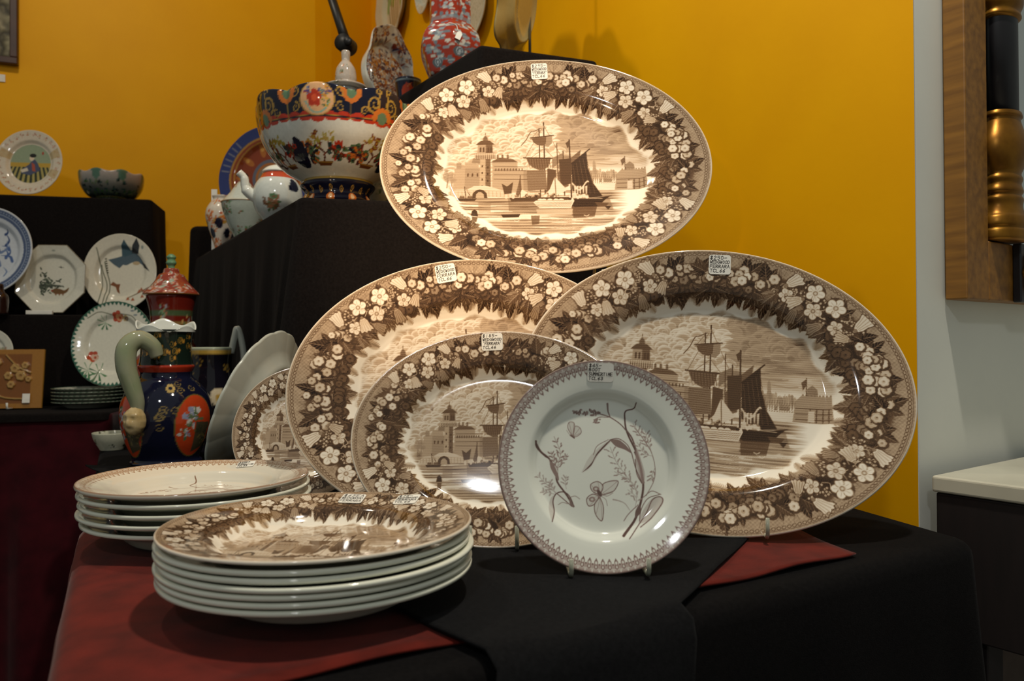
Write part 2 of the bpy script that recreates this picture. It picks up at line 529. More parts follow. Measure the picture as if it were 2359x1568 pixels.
ASP = 0.77
def ferrara_canvas(ppu, variant=0):
    rnd = random.Random(7 + variant * 31)
    cv = Canvas(2.04, 2 * ASP + 0.04, ppu, [0.0], -1.02, -ASP - 0.02)
    X, Y = cv.grid()
    Rn = np.sqrt(X ** 2 + (Y / ASP) ** 2)
    TH = np.arctan2(Y / ASP, X)
    A = cv.a[..., 0]
    # border ground
    inner = 0.690 + 0.02 * np.sin(TH * 9 + 1) + 0.05 * (fbm(X, Y, 9, 3) - 0.5)
    ground = 0.30 + 0.16 * fbm(X, Y, 34, 5) + 0.07 * np.sin(X * 300) * np.sin(Y * 300)
    lo_, hi_ = 0.70, 0.91
    band = np.clip((Rn - lo_) / 0.03, 0, 1) * np.clip((hi_ - Rn) / 0.06, 0, 1)
    n2 = fbm(np.cos(TH) * Rn, np.sin(TH) * Rn, 7, 9)
    dark = np.clip(band * 1.5 + (n2 - 0.5) * 1.1 - 0.12, 0, 1)
    ground = ground + (0.93 - ground) * dark
    m = np.clip((Rn - inner) / 0.015, 0, 1)
    A[:] = ground * m
    E = lambda th, r: (r * math.cos(th), r * ASP * math.sin(th))
    jit = lambda q: rnd.uniform(-q, q)
    # ferns and feathery sprays that lap over the white
    for k in range(44):
        th = 6.283 * (k + jit(.3)) / 44
        x, y = E(th, 0.735)
        fern(cv, x, y, rnd.uniform(.08, .12), math.atan2(-y, -x) + jit(.9), rnd.uniform(.34, .55), jit(1))
    for k in range(64):
        x, y = E(6.283 * (k + jit(.3)) / 64, .765)
        leaf(cv, x, y, rnd.uniform(.07, .10), math.atan2(-y, -x) + jit(.7), rnd.uniform(.55, .8), .4, rnd, 3)
    # grass like sprays on the outer ground
    for k in range(80):
        th = 6.283 * (k + rnd.random()) / 80
        x, y = E(th, 0.87)
        for q in range(6):
            a = math.atan2(y, x) + jit(1.1)
            cv.line([(x, y), (x + .075 * math.cos(a), y + .075 * math.sin(a))], 0.0036, 0.66, 0.6, taper=(1, .3))
    D = [90, 6, 174, 268]
    Lg = [50, 130, 322, 217]
    # outer leaves on the pale ground
    for c in D:
        for off in (-33, -22, -10, 3, 15, 26, 35):
            th = R_(c + off + jit(3))
            x, y = E(th, .83 + jit(.01))
            leaf(cv, x, y, rnd.uniform(.10, .145), math.atan2(y / ASP, x) + jit(.75), rnd.uniform(.80, .98), 0.45, rnd, rnd.choice((3, 3, 5)))
    # inner leaves that fringe the well
    for c in D:
        for off in (-36, -29, -22, -15, -8, -1, 6, 13, 20, 27, 34):
            th = R_(c + off + jit(3))
            x, y = E(th, .755 + jit(.02))
            leaf(cv, x, y, rnd.uniform(.085, .125), math.atan2(-y, -x) + jit(.6), rnd.uniform(.66, .90), 0.42, rnd, 3)
    # blossom clusters, pale in front and shaded towards the well
    for c in D:
        pts = []
        for q in range(74):
            off = jit(33)
            pts.append((off, 0.80 + rnd.uniform(-.085, .095) - abs(off) * .0006))
        pts.sort(key=lambda p: p[1])
        for off, r in pts:
            x, y = E(R_(c + off), r)
            tn = 0.07 + max(0, (0.86 - r)) * 4.2 + rnd.uniform(0, .16)
            blossom(cv, x, y, rnd.uniform(.019, .029), min(.62, tn), rnd)
        for q in range(9):
            off = jit(31)
            x, y = E(R_(c + off), .79 + jit(.07))
            leaf(cv, x, y, rnd.uniform(.07, .10), rnd.random() * 6.28, rnd.uniform(.74, .92), 0.45, rnd, 3)
        for q in range(18):
            off = jit(29)
            x, y = E(R_(c + off), .835 + jit(.05))
            blossom(cv, x, y, rnd.uniform(.021, .031), rnd.uniform(.05, .24), rnd)
    # light groups: berries, bells and wide open flowers
    for c in Lg:
        for off, r, s in ((-14, .85, .06), (10, .87, .065), (-4, .75, .055), (14, .78, .05), (0, .83, .06), (-18, .78, .045)):
            x, y = E(R_(c + off), r)
            berries(cv, x, y, s, rnd, 28)
        for q in range(7):
            x, y = E(R_(c + jit(17)), .75 + jit(.03))
            leaf(cv, x, y, rnd.uniform(.06, .09), math.atan2(-y, -x) + jit(.8), rnd.uniform(.6, .8), .4, rnd, 3)
        for off, r, R in ((4, .895, .050), (-6, .885, .053), (-1, .79, .047), (-13, .79, .041), (11, .80, .039)):
            x, y = E(R_(c + off + jit(1)), r)
            flower5(cv, x, y, R, 0.04 + max(0, .82 - r) * 3.0, rnd)
        for off, r, ln, da in ((-17, .868, .088, .3), (14, .868, .085, -.5), (6, .82, .08, 2.6), (-8, .75, .07, 2.9), (5, .74, .065, 3.4), (-20, .80, .07, 2.4)):
            x, y = E(R_(c + off), r)
            bell(cv, x, y, ln, math.atan2(y, x) + da, 0.10 + max(0, .84 - r) * 3.0)
        for q in range(8):
            x, y = E(R_(c + jit(13)), .82 + jit(.04))
            a = rnd.random() * 6.28
            cv.curve([(x, y), (x + .03 * math.cos(a), y + .03 * math.sin(a)), (x + .05 * math.cos(a + .8), y + .05 * math.sin(a + .8))], 0.0045, 0.25)
    # chain line at the edge
    for k in range(230):
        th = 6.283 * k / 230
        x, y = E(th, 0.968)
        cv.ell(x, y, 0.0115, 0.0085, col=0.66, rot=math.atan2(y, x) + 1.57)
        cv.ell(x, y, 0.0075, 0.005, col=0.34, rot=math.atan2(y, x) + 1.57)
    A[np.abs(Rn - 0.982) < 0.002] = 0.6
    A[Rn > 0.993] = 0.12
    harbour(cv, X, Y, variant)
    return cv

def harbour(cv, X, Y, variant):
    """castle, shipping and far town inside the well; drawn from measured places (u, v) on a 985 x 745 half frame"""
    rnd = random.Random(5)
    A = cv.a[..., 0]
    kx, ky = (0.97, 1.0) if variant else (1.05, 1.06)
    def P(u, v): return ((u - 985) / 985 * kx, (785 - v) / 745 * ASP * ky)
    def PL(seq): return [P(*q) for q in seq]
    def ln(seq, w, t, a=1.0): cv.line(PL(seq), w, t, a)
    def pg(seq, t, a=1.0): cv.poly(PL(seq), t, a)
    Rn = np.sqrt((X / 0.645) ** 2 + ((Y - 0.0) / 0.455) ** 2)
    TH = np.arctan2(Y, X)
    edge = 1 + 0.10 * (fbm(X, Y, 8, 21) - 0.5) + 0.03 * np.sin(TH * 14)
    inside = np.clip((edge - Rn) / 0.035, 0, 1)
    hz = P(0, 905)[1]
    # sky: cumulus to the left, banked cloud to the right
    f1 = fbm(X * 1.0, Y * 1.25, 7.5, 33, 4)
    puff = np.abs(fbm(X, Y * 1.2, 13, 41, 3) - 0.5) * 2
    left = np.clip((0.16 - X) / 0.3, 0, 1)
    cum = np.clip(0.14 + 0.52 * puff + 0.22 * (f1 - .5), 0.03, 0.6)
    strat = np.clip(0.46 + 0.9 * (fbm(X * .55, Y * 3.2, 7, 55) - 0.5), 0.06, 0.66)
    top = np.clip((Y - 0.02) / 0.2, 0, 1)
    sky = cum * left + strat * (1 - left) * (0.35 + .65 * top) + 0.10 * top * left
    sky = sky * (0.95 + 0.1 * np.sin(Y * 900))
    if variant: sky = np.clip(sky * 0.9 + 0.12, 0, .62)
    # water: engraved horizontal lines
    f2 = fbm(X * .5, Y * 9, 9, 71)
    wat = 0.36 + 0.16 * np.sin(Y * 330 + 4 * f2) * np.clip(f2 + .25, 0, 1) + 0.5 * (f2 - .5)
    wat = np.where(f2 < 0.40, wat * 0.45, wat)
    fade = np.clip((0.56 - np.abs(X + 0.06)) / 0.10 + 0.5 * (f2 - .5), 0, 1)
    wat = np.clip(wat, 0.03, .7) * fade
    w = np.clip((hz - Y) / 0.006, 0, 1)
    art = sky * (1 - w) + wat * w
    lt = np.clip((X + 0.63) / 0.09, 0, 1) * (1 - w) + w
    A[:] = A * (1 - inside) + art * inside * lt + 0 * A
    # cumulus: overlapping puffs with bright scalloped tops, built from the horizon forward
    lim = (np.clip((edge - Rn) / 0.035, 0, 1) * (1 - w))
    keep = A.copy()
    puffs = []
    for q in range(620):
        u = rnd.uniform(-.62, .14); yy = rnd.uniform(-.06, .44)
        puffs.append((u, yy, rnd.uniform(.010, .036)))
    for q in range(90):
        puffs.append((rnd.uniform(.05, .5), rnd.uniform(.20, .44), rnd.uniform(.015, .04)))
    puffs.sort(key=lambda p: -p[1] + p[0] * .25)
    for u, yy, r in puffs:
        bright = 0.10 if u < .1 else .34
        cv.ell(u, yy, r * 1.25, r, col=bright, alpha=.85)
        cv.ell(u + r * .12, yy - r * .20, r * 1.12, r * .88, col=rnd.uniform(.26, .40) + (.12 if u > .1 else 0), alpha=.9, soft=.22)
    A[:] = keep * (1 - lim) + A * lim
    for q in range(26):
        u, yy = rnd.uniform(.14, .52), rnd.uniform(.02, .24)
        if (u / .6) ** 2 + (yy / .42) ** 2 > .8: continue
        l = rnd.uniform(.05, .16)
        cv.line([(u - l, yy + .004), (u, yy - .004), (u + l * .6, yy + .003)], .007, rnd.choice((.12, .2, .55, .6)), .55, taper=(.4, .8))
    # far town on the right
    for u in range(1235, 1400, 13):
        h = rnd.uniform(8, 38)
        pg([(u, 850), (u, 800 - h), (u + 6, 792 - h), (u + 13, 800 - h), (u + 13, 850)], rnd.uniform(.28, .45))
    pg([(1264, 800), (1266, 720), (1274, 700), (1282, 720), (1285, 800)], 0.42)
    for u in range(1240, 1400, 12):
        ln([(u, 860), (u + 1, rnd.uniform(770, 815))], .003, .55)
        pg([(u, 852), (u + 8, 820), (u + 10, 852)], rnd.choice((.1, .5)))
    pg([(1385, 905), (1400, 800), (1430, 770), (1568, 770), (1572, 905)], 0.40)
    pg([(1455, 772), (1458, 735), (1482, 715), (1505, 735), (1508, 772)], 0.5)
    for u in range(1432, 1568, 16): pg([(u, 772), (u, 762), (u + 8, 762), (u + 8, 772)], .45)
    ln([(1453, 770), (1455, 680)], .004, .75); pg([(1455, 684), (1430, 705), (1436, 745), (1452, 720)], .62)
    for v in (835, 862, 890): ln([(1400, v), (1565, v - 4)], .005, .62)
    for u in (1470, 1500, 1530, 1555): ln([(u, 835), (u - 4, 900)], .006, .66)
    pg([(1460, 845), (1490, 843), (1488, 900), (1456, 900)], .2)
    # castle
    pg([(455, 900), (460, 760), (520, 745), (520, 715), (560, 715), (600, 730), (600, 900)], .36)
    pg([(470, 760), (470, 720), (500, 720), (500, 760)], .44); pg([(560, 720), (565, 690), (600, 672), (640, 690), (640, 730)], .5)
    pg([(520, 905), (522, 755), (640, 755), (640, 905)], .44)
    pg([(700, 905), (700, 770), (870, 770), (890, 780), (890, 905)], .46)
    pg([(680, 905), (680, 700), (825, 710), (828, 770), (860, 775), (860, 905)], .38)
    pg([(668, 716), (720, 684), (800, 694), (830, 716)], .62)
    for u in (705, 733, 764): pg([(u, 696), (u, 668), (u + 6, 660), (u + 12, 668), (u + 12, 696)], .6)
    for v in (745, 768, 800, 830): ln([(690, v), (880, v + 3)], .004, .66)
    for u in range(700, 860, 17): ln([(u, 760), (u, 772)], .006, .72)
    pg([(606, 905), (608, 690), (668, 690), (670, 905)], .34); pg([(640, 905), (640, 690), (669, 690), (671, 905)], .60)
    pg([(578, 690), (574, 650), (696, 648), (692, 690)], .42)
    for u in range(580, 696, 11): ln([(u, 655), (u + 1, 690)], .005, .16); ln([(u + 5, 668), (u + 5, 692)], .005, .72)
    pg([(592, 652), (594, 592), (680, 590), (682, 650)], .40); pg([(640, 651), (641, 592), (680, 590), (682, 650)], .62)
    for u in (606, 624, 652, 668): pg([(u, 645), (u, 612), (u + 8, 612), (u + 8, 645)], .78)
    pg([(580, 596), (612, 566), (664, 566), (694, 592)], .66)
    pg([(622, 568), (624, 548), (638, 528), (652, 548), (654, 568)], .60); ln([(638, 530), (638, 512)], .003, .7)
    for v in (735, 780, 825, 870):
        pg([(618, v), (618, v + 14), (625, v + 14), (625, v)], .75); pg([(650, v + 8), (650, v + 22), (657, v + 22), (657, v + 8)], .85)
    for u in (535, 560, 590): pg([(u, 790), (u, 812), (u + 8, 812), (u + 8, 790)], .72)
    # quay, bridge
    pg([(430, 925), (470, 900), (540, 895), (575, 875), (640, 872), (700, 890), (790, 925), (790, 950), (430, 950)], .20)
    for u in range(440, 790, 22): ln([(u, 905 + abs(u - 610) * .08), (u + 2, 946)], .003, .42)
    for k in range(7):
        v = 905 + k * 7; ln([(440, v), (780, v)], .0025, .40, .7)
    pg([(565, 955), (568, 925), (585, 905), (608, 898), (632, 905), (648, 925), (652, 955)], .78)
    pg([(585, 955), (587, 930), (600, 915), (617, 915), (632, 930), (634, 955)], .35)
    ln([(420, 900), (425, 800)], .005, .55); ln([(445, 900), (448, 790)], .005, .5)
    for q in range(18):
        u, v = 435 + rnd.uniform(-28, 28), 800 + rnd.uniform(-25, 45); cv.ell(*P(u, v), .014, col=.45, alpha=.5)
    # small lighter at the bridge and mooring piles
    pg([(478, 958), (490, 975), (580, 973), (592, 956)], .82); ln([(530, 958), (520, 880)], .004, .8); ln([(560, 958), (530, 890)], .003, .7)
    for u in (500, 515, 545, 560): cv.ell(*P(u, 950), .008, .011, col=.6)
    # reflections
    pg([(770, 960), (775, 1040), (1370, 1035), (1350, 955)], .62, .55)
    pg([(1130, 960), (1140, 1085), (1260, 1080), (1290, 960)], .78, .6)
    pg([(600, 975), (602, 1050), (672, 1050), (672, 975)], .55, .4)
    # main ship: masts, rigging, brailed sails
    ln([(985, 1000), (985, 440)], .008, .80); ln([(957, 1000), (957, 470)], .007, .74)
    for a, b in (((985, 460), (870, 690)), ((985, 460), (1075, 660)), ((957, 490), (905, 560)), ((985, 620), (900, 690)), ((985, 620), (1040, 690)), ((985, 700), (890, 900)), ((985, 700), (1070, 900)), ((957, 700), (930, 690)), ((1060, 580), (1060, 700)), ((1030, 700), (1030, 960))):
        ln([a, b], .0028, .62, .85)
    pg([(912, 553), (960, 540), (1000, 535), (996, 590), (975, 604), (945, 598), (922, 580)], .62)
    pg([(1000, 536), (1034, 530), (1032, 585), (1010, 610), (985, 606), (998, 585)], .46)
    ln([(905, 548), (1042, 530)], .006, .82)
    pg([(878, 690), (1022, 692), (1008, 745), (975, 772), (945, 768), (915, 752), (892, 730)], .60)
    for u in range(892, 1016, 15): ln([(u, 695), (u + 6, 755)], .003, .8, .8)
    ln([(862, 686), (1045, 690)], .007, .84)
    pg([(1030, 690), (1090, 655), (1092, 700), (1030, 760)], .52)
    pg([(880, 800), (882, 770), (990, 772), (995, 900), (885, 910)], .56); pg([(1000, 760), (1050, 770), (1052, 900), (995, 900)], .70)
    cv.curve([P(985, 470), P(930, 500), P(905, 510), P(880, 560), P(850, 600)], .005, .66)
    pg([(985, 462), (960, 460), (945, 480), (985, 480)], .3)
    # fishing smacks right: tall dark lug sails
    ln([(1134, 980), (1134, 562)], .008, .82); pg([(1134, 568), (1112, 585), (1122, 622), (1134, 600)], .72)
    ln([(1095, 940), (1095, 640)], .006, .75); ln([(1060, 940), (1060, 590)], .005, .7)
    pg([(1060, 790), (1105, 720), (1200, 632), (1190, 690), (1130, 800), (1120, 880), (1060, 900)], .60)
    pg([(1142, 730), (1232, 645), (1236, 760), (1262, 860), (1312, 948), (1240, 955), (1180, 935), (1140, 905)], .88)
    for k in range(5): ln([(1150 + k * 20, 735 - k * 14), (1165 + k * 26, 930)], .003, .62, .7)
    ln([(1100, 765), (1252, 628)], .007, .88)
    pg([(1070, 700), (1140, 690), (1138, 860), (1075, 880)], .78)
    cv.curve([P(1142, 860), P(1180, 905), P(1225, 850), P(1235, 850)], .01, .2)
    for u in (1150, 1165, 1180, 1198, 1215): pg([(u, 880), (u + 13, 875), (u + 8, 940), (u + 2, 935)], .16)
    pg([(1112, 955), (1200, 962), (1350, 950), (1318, 975), (1290, 1012), (1150, 1018), (1120, 1000)], .90)
    ln([(1300, 955), (1360, 945)], .005, .8); ln([(1130, 958), (1310, 962)], .004, .25)
    for u, v in ((1185, 945), (1205, 940), (1170, 950), (1222, 948)): cv.ell(*P(u, v), .011, .016, col=.15); cv.ell(*P(u, v - 12), .006, col=.5)
    # light sails and crowd in the middle
    pg([(842, 812), (850, 900), (900, 925), (830, 960)], .16); pg([(842, 812), (850, 900), (830, 950), (815, 930)], .6)
    pg([(735, 860), (750, 930), (790, 925), (800, 850), (765, 880)], .74)
    pg([(1042, 815), (1112, 905), (1060, 935), (990, 935)], .16); pg([(1042, 815), (1010, 900), (975, 940), (1000, 880)], .66)
    ln([(1042, 812), (1046, 960)], .005, .6); ln([(842, 805), (840, 960)], .005, .7)
    for q in range(30):
        u, v = rnd.uniform(870, 1040), rnd.uniform(925, 958)
        cv.ell(*P(u, v), .0075, .012, col=rnd.choice((.1, .2, .75, .85, .6))); cv.ell(*P(u, v - 12), .005, col=.3)
    pg([(780, 955), (1120, 950), (1110, 975), (790, 978)], .78)
    for u in (1150, 800, 760): cv.ell(*P(u, 948), .010, .014, col=.2)
    # pale lighter in front
    pg([(915, 985), (930, 972), (1130, 970), (1140, 950), (1150, 975), (1128, 1022), (950, 1024)], .14)
    for k in range(4): ln([(925 + k * 6, 988 + k * 9), (1136 - k * 3, 984 + k * 9)], .0028, .55)
    for u in (955, 975, 1010, 1045, 1075): cv.ell(*P(u, 970), .017, .011, col=.12); ln([(u - 15, 974), (u + 15, 974)], .003, .6)
    pg([(930, 1030), (940, 1075), (1130, 1070), (1140, 1028)], .22, .6)
    # little boats, buoys, gulls
    pg([(730, 1062), (742, 1082), (830, 1080), (840, 1060)], .85); pg([(1320, 1010), (1340, 1035), (1358, 1010)], .85)
    pg([(1265, 985), (1345, 990), (1330, 1012), (1280, 1010)], .7)
    pg([(560, 1075), (566, 1040), (580, 1030), (594, 1040), (600, 1075)], .86); pg([(566, 1082), (570, 1130), (592, 1130), (598, 1082)], .6)
    pg([(900, 1070), (905, 1130), (945, 1125), (950, 1070)], .72, .7)
    for u, v in ((1215, 1075), (1240, 1092), (820, 1108)): ln([(u - 14, v - 6), (u, v), (u + 14, v - 8)], .004, .08)
    for v in (1100, 1118, 1140, 1158): ln([(560 + v * .2, v), (1130, v + rnd.uniform(-3, 3))], .003, .62, .7)
    # engraver's hatching over the whole view
    q = np.clip(A * 4, 0, 1) * np.clip((1.05 - Rn) / .05, 0, 1)
    A += 0.055 * np.sin(Y * 520 + 2 * np.sin(X * 9)) * q
    np.clip(A, 0, 1, out=A)

# ------------------------------------------------------------------ the room
WB = Vector((-0.47, 0.88, 0)).normalized()     # along the right-hand yellow wall, away from the camera
E0 = Vector((0.557, 1.068, 0))                 # free corner where yellow meets white
WW = Vector((0.81, 0.586, 0)).normalized()                   # along the white wall
WO = Vector((0.586, -0.81, 0)).normalized()                  # out of the white wall
ZF, ZC = -0.74, 2.6
P2c = E0 + WB * 2.40
P1c = Vector((-0.745, 2.96, 0))
P0c = Vector((-2.6, 2.16, 0))
def wall_poly(name, poly, mat_name):
    return tag(obj(name, prism(name, poly, ZF, ZC), MATS[mat_name]), kind='structure')
nb = Vector((0.88, 0.47, 0)).normalized() * 0.03
wall_poly('wall_back', [E0 + WB * 0.001, P2c, P2c + nb], 'yellow_paint')
wall_poly('wall_corner', [P2c, P1c, P1c + Vector((0.05, 0.05, 0)), P2c + Vector((0.05, 0.05, 0))], 'yellow_paint')
wall_poly('wall_left', [P1c, P0c, P0c + Vector((-0.03, 0.06, 0)), P1c + Vector((-0.03, 0.06, 0))], 'yellow_paint')
wall_poly('wall_right', [E0, E0 + WW * 2.2, E0 + WW * 2.2 - WO * 0.04, E0 + WW * 0.03 - WO * 0.008], 'white_paint')
tag(obj('floor', prism('floor', [(-3.2, -1.8), (3.2, -1.8), (3.2, 3.6), (-3.2, 3.6)], ZF - 0.05, ZF), MATS['floor_carpet']), kind='structure')

# ------------------------------------------------------------------ draped cloths
def rounded_path(poly, rad, step=0.02):
    """points and outward normals around a convex CCW polygon with rounded corners"""
    n = len(poly)
    P = [Vector((p[0], p[1])) for p in poly]
    out = []
    for i in range(n):
        a, b, c = P[i - 1], P[i], P[(i + 1) % n]
        d1, d2 = (b - a).normalized(), (c - b).normalized()
        n1, n2 = Vector((d1.y, -d1.x)), Vector((d2.y, -d2.x))
        ang = math.acos(max(-1, min(1, n1.dot(n2))))
        t = rad * math.tan(ang / 2)
        ctr = b - d1 * t - n1 * rad
        ks = max(3, int(ang / 0.14))
        for k in range(ks + 1):
            nn = (n1 * (1 - k / ks) + n2 * (k / ks)).normalized()
            out.append((ctr + nn * rad, nn, 1.0))
        # straight run to the next corner
        e, f = P[(i + 1) % n], P[(i + 2) % n]
        d3 = (f - e).normalized(); n3 = Vector((d3.y, -d3.x))
        ang2 = math.acos(max(-1, min(1, n2.dot(n3))))
        s, g = b + d2 * t, e - d2 * rad * math.tan(ang2 / 2)
        L = (g - s).length
        m = max(1, int(L / step))
        for k in range(1, m):
            w = min(k, m - k) * step
            out.append((s.lerp(g, k / m), n2, max(0.0, 1 - w / 0.12)))
    return out
def drape(name, poly, ztop, zbot, edge=0.015, rad=0.02, fold=0.01, wl=0.16, seed=1, rows=14, corner=0.03, wav=0.0, close=False):
    rnd = random.Random(seed)
    path = rounded_path(poly, max(rad, edge + .002))
    M = len(path)
    s = [0.0]
    for i in range(1, M): s.append(s[-1] + (path[i][0] - path[i - 1][0]).length)
    tot = s[-1] + (path[0][0] - path[-1][0]).length
    kf = max(1, round(tot / wl))
    ph = [rnd.random() * 6.28 for _ in range(4)]
    prof = [(-edge, 0.0)] + [(-edge + edge * math.sin(q), -edge + edge * math.cos(q)) for q in (0.3, 0.6, 0.9, 1.2, 1.5708)]
    for k in range(1, rows + 1):
        prof.append((0.0, -edge + (zbot - ztop + edge) * k / rows))
    co = []
    cxy = sum((p[0] for p in path), Vector((0, 0))) / M
    for (po, pz) in prof:
        for i, (p, nn, cw) in enumerate(path):
            a = 6.283 * s[i] / tot
            d = max(0.0, -pz - edge)
            g = min(1.0, d / 0.35)
            fl = (0.55 * math.sin(a * kf + ph[0]) + 0.3 * math.sin(a * (kf * 2 + 1) + ph[1] + d * 2) + 0.3 * math.sin(a * max(1, kf // 2) + ph[2]))
            off = po + g * (fold * (fl + 0.9) + corner * cw * (0.55 + 0.45 * math.cos(a * kf * 3 + ph[3])))
            zz = ztop + pz
            if pz == 0 and wav: zz += wav * math.sin(a * 9 + ph[1])
            q = p + nn * off
            co.append((q.x, q.y, zz))
    F = [grid_faces(M, len(prof), True)[:, ::-1]]
    co.append((cxy.x, cxy.y, ztop)); k = len(co) - 1
    j = np.arange(M)
    F.append(np.stack([np.full(M, k), j, (j + 1) % M], -1).astype(np.int32))
    if close:
        co.append((cxy.x, cxy.y, zbot)); k2 = len(co) - 1
        b0 = (len(prof) - 1) * M
        F.append(np.stack([np.full(M, k2), b0 + (j + 1) % M, b0 + j], -1).astype(np.int32))
    me = mesh_np(name, np.array(co), F)
    return me
FR, FL = (0.520, 0.868), (-0.242, 0.393)
TABLE = [FL, FR, (0.470, 1.050), (-0.085, 2.10), (-0.16, 2.32), (-0.965, 2.33), (-0.93, 1.75)]
t = obj('black_tablecloth', drape('black_tablecloth', TABLE, 0.0, ZF + 0.004, edge=0.018, rad=0.03, fold=0.010, wl=0.22, seed=4, corner=0.02), MATS['black_cloth'])
tag(t, 'plain black tablecloth covering the main display table down to the floor', 'tablecloth')

def sheet(name, rows_pts, thick=0.0022, lift=None):
    """a cloth laid as rows of 3-D points (grid), given thickness downwards"""
    g = np.array(rows_pts, float)
    nv, nu = g.shape[:2]
    top = g.reshape(-1, 3)
    bot = top.copy(); bot[:, 2] -= thick
    co = np.vstack([top, bot])
    f = grid_faces(nu, nv)
    n = nu * nv
    F = [f, f[:, ::-1] + n]
    per = list(range(nu)) + [r * nu + nu - 1 for r in range(1, nv)] + list(range(nu * nv - 2, nu * (nv - 1) - 1, -1)) + [r * nu for r in range(nv - 2, 0, -1)]
    p = np.array(per); q = np.roll(p, -1)
    F.append(np.stack([q, p, p + n, q + n], -1).astype(np.int32))
    return mesh_np(name, co, F)
def bil(c, u, v):
    a, b, d, e = [Vector(x) for x in c]       # a-b front, e-d back
    return (a * (1 - u) + b * u) * (1 - v) + (e * (1 - u) + d * u) * v
fdir = (Vector(FR) - Vector(FL)).normalized(); fn = Vector((fdir.y, -fdir.x))       # outward of the front edge
ldir = (Vector(TABLE[-1]) - Vector(FL)).normalized(); ln_ = Vector((-ldir.y, ldir.x))  # outward of the left edge
# burgundy runner: front edge measured on the table, hanging over the left side
rr = []
rf0, rf1 = Vector((-0.225, 0.462)), Vector((0.352, 0.800))
rb0, rb1 = Vector((-0.485, 0.960)), Vector((0.330, 0.915))
NU, NV = 60, 26
for j in range(NV + 1):
    v = j / NV
    a, b = rf0.lerp(rb0, v), rf1.lerp(rb1, v)
    # left edge of the table at this row
    row = []
    for i in range(NU + 1):
        u = i / NU
        p = a.lerp(b, u)
        z = 0.0045 + 0.0010 * math.sin(p.x * 38 + p.y * 21) + 0.0008 * math.sin(p.x * 17 - p.y * 45)
        if v < 0.08: z += 0.0012 * (1 - v / 0.08) * (0.6 + 0.4 * math.sin(u * 31))
        row.append((p.x, p.y, z))
    # fall over the left edge
    e0 = Vector(row[0][:2])
    pre = []
    dist = (e0 - Vector(FL)).dot(ln_)
    for k, (o, z) in enumerate(((0.004, -0.55), (0.004, -0.40), (0.004, -0.25), (0.003, -0.12), (0.0025, -0.05), (0.002, -0.02), (-0.001, -0.005), (-0.008, 0.002), (-0.018, 0.004))):
        base = e0 - ln_ * dist
        w = 0.012 * math.sin(v * 17 + k * .15) * min(1, -z / 0.3) if z < 0 else 0
        q = base + ln_ * (o + 0.022 * min(1, max(0, -z) / .3) + max(0, w) + 0.004)
        pre.append((q.x, q.y, z))
    rr.append(pre + row)
t = obj('burgundy_runner', sheet('burgundy_runner', rr), MATS['red_cloth'])
tag(t, 'rust red runner cloth lying on the table under the plate stacks', 'cloth')
# square black overlay laid over the runner and hanging over the front edge
ov = []
ofl, ofr = Vector((-0.020, 0.541)), Vector((0.136, 0.637))
obl, obr = Vector((-0.78, 1.42)), Vector((0.330, 1.15))
NU, NV = 56, 40
for j in range(-8, NV + 1):
    row = []
    for i in range(NU + 1):
        u = i / NU
        if j >= 0:
            v = j / NV
            a = ofl.lerp(obl, v); b = ofr.lerp(Vector((0.262, 0.862)), min(1, v / .36)) if v < .36 else Vector((0.262, 0.862)).lerp(obr, (v - .36) / .64)
            p = a.lerp(b, u)
            z = 0.0088 + 0.0007 * math.sin(p.x * 33 + p.y * 27) + 0.0006 * math.sin(p.x * 51 - p.y * 19)
            row.append((p.x, p.y, z))
        else:
            k = -j
            p = ofl.lerp(ofr, u)
            dist = (p - Vector(FL)).dot(fn)
            o, z = ((0, 0.006), (-0.004, 0.0080), (0.008, 0.001), (0.014, -0.014), (0.017, -0.05), (0.020, -0.13), (0.025, -0.24), (0.030, -0.36), (0.034, -0.48))[k]
            wv = 0.006 * math.sin(u * 11) * min(1, max(0, -z) / .2)
            q = p + fn * (-dist + o + wv) + fdir * (0.10 * (u - .75) * min(1, max(0, -z) / .4) - 0.10 * min(1, max(0, -z) / .5))
            row.append((q.x, q.y, z))
    ov.append(row)
t = obj('black_overlay_cloth', sheet('black_overlay_cloth', ov), MATS['black_overlay'])
tag(t, 'black square cloth laid over the red runner beneath the standing plates', 'cloth')

# ------------------------------------------------------------------ ceramic discs
def disc_grid(N):
    g = np.linspace(-1, 1, N)
    A, B = np.meshgrid(g, g)
    r = np.maximum(np.abs(A), np.abs(B))
    with np.errstate(divide='ignore', invalid='ignore'):
        ph = np.where(np.abs(A) >= np.abs(B), (np.pi / 4) * np.where(A == 0, 0, B / np.where(A == 0, 1, A)), np.pi / 2 - (np.pi / 4) * (A / np.where(B == 0, 1, B)))
    sgn = np.where(np.abs(A) >= np.abs(B), A, B)
    x, y = sgn * np.cos(ph), sgn * np.sin(ph)
    idx = np.arange(N * N).reshape(N, N)
    loop = np.concatenate([idx[0, :-1], idx[:-1, -1], idx[-1, :0:-1], idx[:0:-1, 0]])
    return x.ravel(), y.ravel(), loop
PROF_F = smooth_prof([(0, 0), (.35, 0), (.56, 0.0005), (.62, .004), (.68, .014), (.73, .0195), (.80, .0225), (.90, .0262), (.985, .0300), (1.0, .0298)], 10)
PROF_B = [(1.004, .0285), (1.002, .0270), (.985, .0258), (.80, .0182), (.73, .0150), (.67, .0085), (.615, -.003), (.60, -.0060), (.585, -.0080), (.55, -.0080), (.54, -.0042), (.3, -.0040)]
